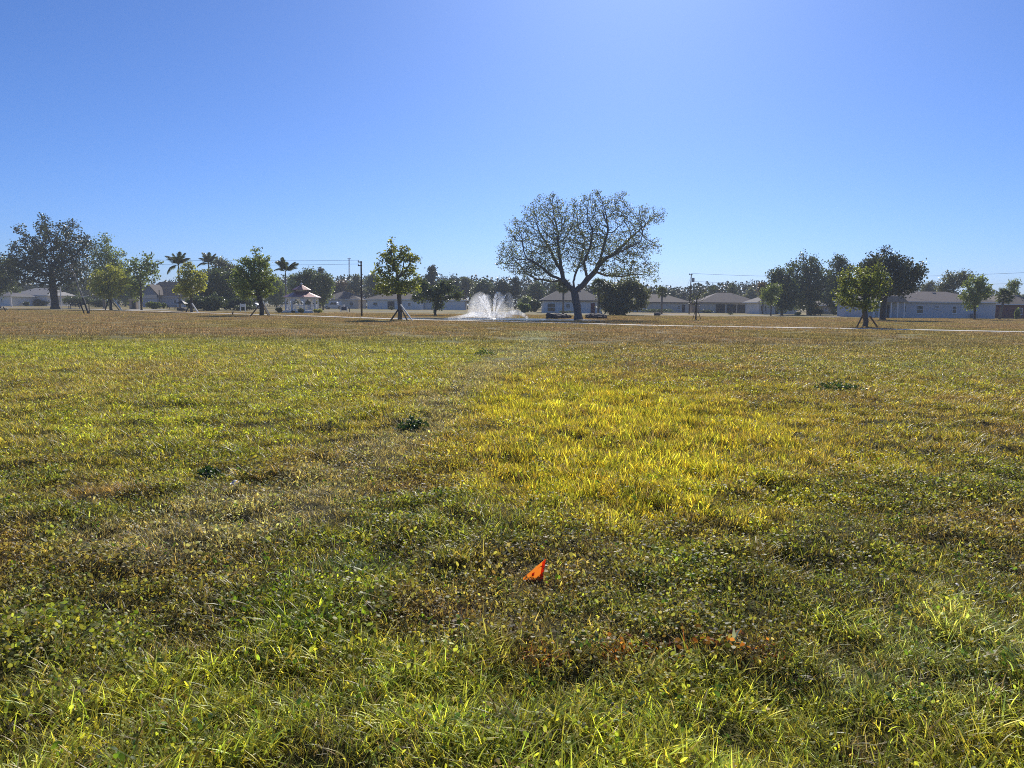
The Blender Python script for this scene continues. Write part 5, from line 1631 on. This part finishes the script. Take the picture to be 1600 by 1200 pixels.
# dark weed clumps one can pick out on the lawn
def weed_clump(label, px, py, w_px, seed, h=.16, n=260):
    g = G(px, py); Y = g[1]; s = Y / 1200; rng = np.random.default_rng(seed)
    rx = w_px * s / 2
    z0 = float(height(g[0], Y))
    C = rng.normal(size=(n, 3)); C /= np.linalg.norm(C, axis=1)[:, None]
    C *= rng.uniform(0, 1, (n, 1)) ** .5
    C = np.stack([C[:, 0] * rx, C[:, 1] * rx * .9, np.abs(C[:, 2]) * h * (1 - .5 * (C[:, 0] ** 2)) + .01], -1)
    root = empty('weed_clump', (g[0], Y, z0), label, 'weed', 'dark weed clumps in the lawn')
    link('foliage', leaf_mesh('foliage', rng, C, .055, .5, (.5, 1.4), .1, .6), L['weed'], root)
    mb = MB()
    for i in range(10):
        q = C[i]
        mb.tube([(q[0] * .4, q[1] * .4, -.02), tuple(q)], [.004, .002], 4)
    mb.build('stem', L['weed'], root)
weed_clump('dark green weed clump beside the worn track in the middle of the lawn', 645, 668, 56, 1, .17)
weed_clump('dark weed clump at the left end of the worn track', 326, 742, 50, 2, .12)
weed_clump('small dark weed clump far up the worn track', 757, 556, 40, 3, .22)
weed_clump('low grey-green weed clump in the right middle of the lawn', 1310, 612, 90, 4, .12, 420)

def strap_leaves():
    g = G(1146, 1012); rng = np.random.default_rng(2)
    z0 = float(height(*g))
    root = empty('strap_weed', (g[0], g[1], z0), 'pale strap-leaved weed standing by the orange paint line', 'weed')
    mt = leafmat('strap_leaf', (.62, .66, .5), tf=.35, rough=.25)
    for az, el, l in ((20, 62, .085), (150, 50, .06), (80, 75, .08), (-60, 30, .05), (200, 30, .05)):
        V, F = [], []
        for i in range(6):
            t = i / 5; w = .009 * math.sin(math.pi * (.18 + .8 * t)) + .001
            p = np.array([t * l, 0, .12 * l * math.sin(math.pi * t)])
            V += [p + np.array([0, w, .003]), p, p + np.array([0, -w, .003])]
        for i in range(5):
            k = 3 * i
            F += [(k, k + 1, k + 4, k + 3), (k + 1, k + 2, k + 5, k + 4)]
        link('leaf_blade', npmesh('leaf_blade', np.array(V), [np.array(F)], True, np.ones((len(V), 3))), mt, root, (0, 0, .01), (0, -R(el), R(az)))
strap_leaves()

def dry_leaf(label, px, py, size, seed):
    g = G(px, py); rng = np.random.default_rng(seed)
    z0 = float(height(*g)) + .05
    V, F = [], []
    for i in range(7):
        for j in range(5):
            u, v = i / 6 - .5, j / 4 - .5
            wv = (1 - 4 * u * u) ** .5 if abs(u) < .5 else 0
            V.append((u * size, v * size * .6 * (.25 + .75 * wv), size * (.28 * v * v + .12 * math.sin(7 * u + seed) + rng.normal(0, .015))))
    for i in range(6):
        for j in range(4):
            k = i * 5 + j
            F.append((k, k + 1, k + 6, k + 5))
    o = link('dry_leaf', npmesh('dry_leaf', np.array(V), [np.array(F)], True), paint('dry_leaf', (.55, .48, .42), .5, .2, 20), None, (g[0], g[1], z0), (.15, .1, seed))
    tag(o, label, 'leaf')
dry_leaf('pale curled dry leaf lying at the left of the worn track', 370, 777, .11, 1)
dry_leaf('small whitish curled leaf on the right foreground lawn', 1491, 930, .045, 2)

# thin sunlit air between the camera and the far trees
def haze():
    me = MB().box(-1500, 1500, -700, 1500, -1.2, 29.5).mesh('haze')
    m, nt, out = new_mat('haze_air')
    v = nt.nodes.new('ShaderNodeVolumePrincipled')
    v.inputs['Color'].default_value = (.8, .88, 1.0, 1)
    v.inputs['Density'].default_value = 0.00055
    v.inputs['Anisotropy'].default_value = 0.0
    nt.links.new(v.outputs[0], out.inputs['Volume'])
    tag(link('haze', me, m), 'thin bright haze of the backlit afternoon air', 'haze', None, 'stuff')
haze()
print('scene built')
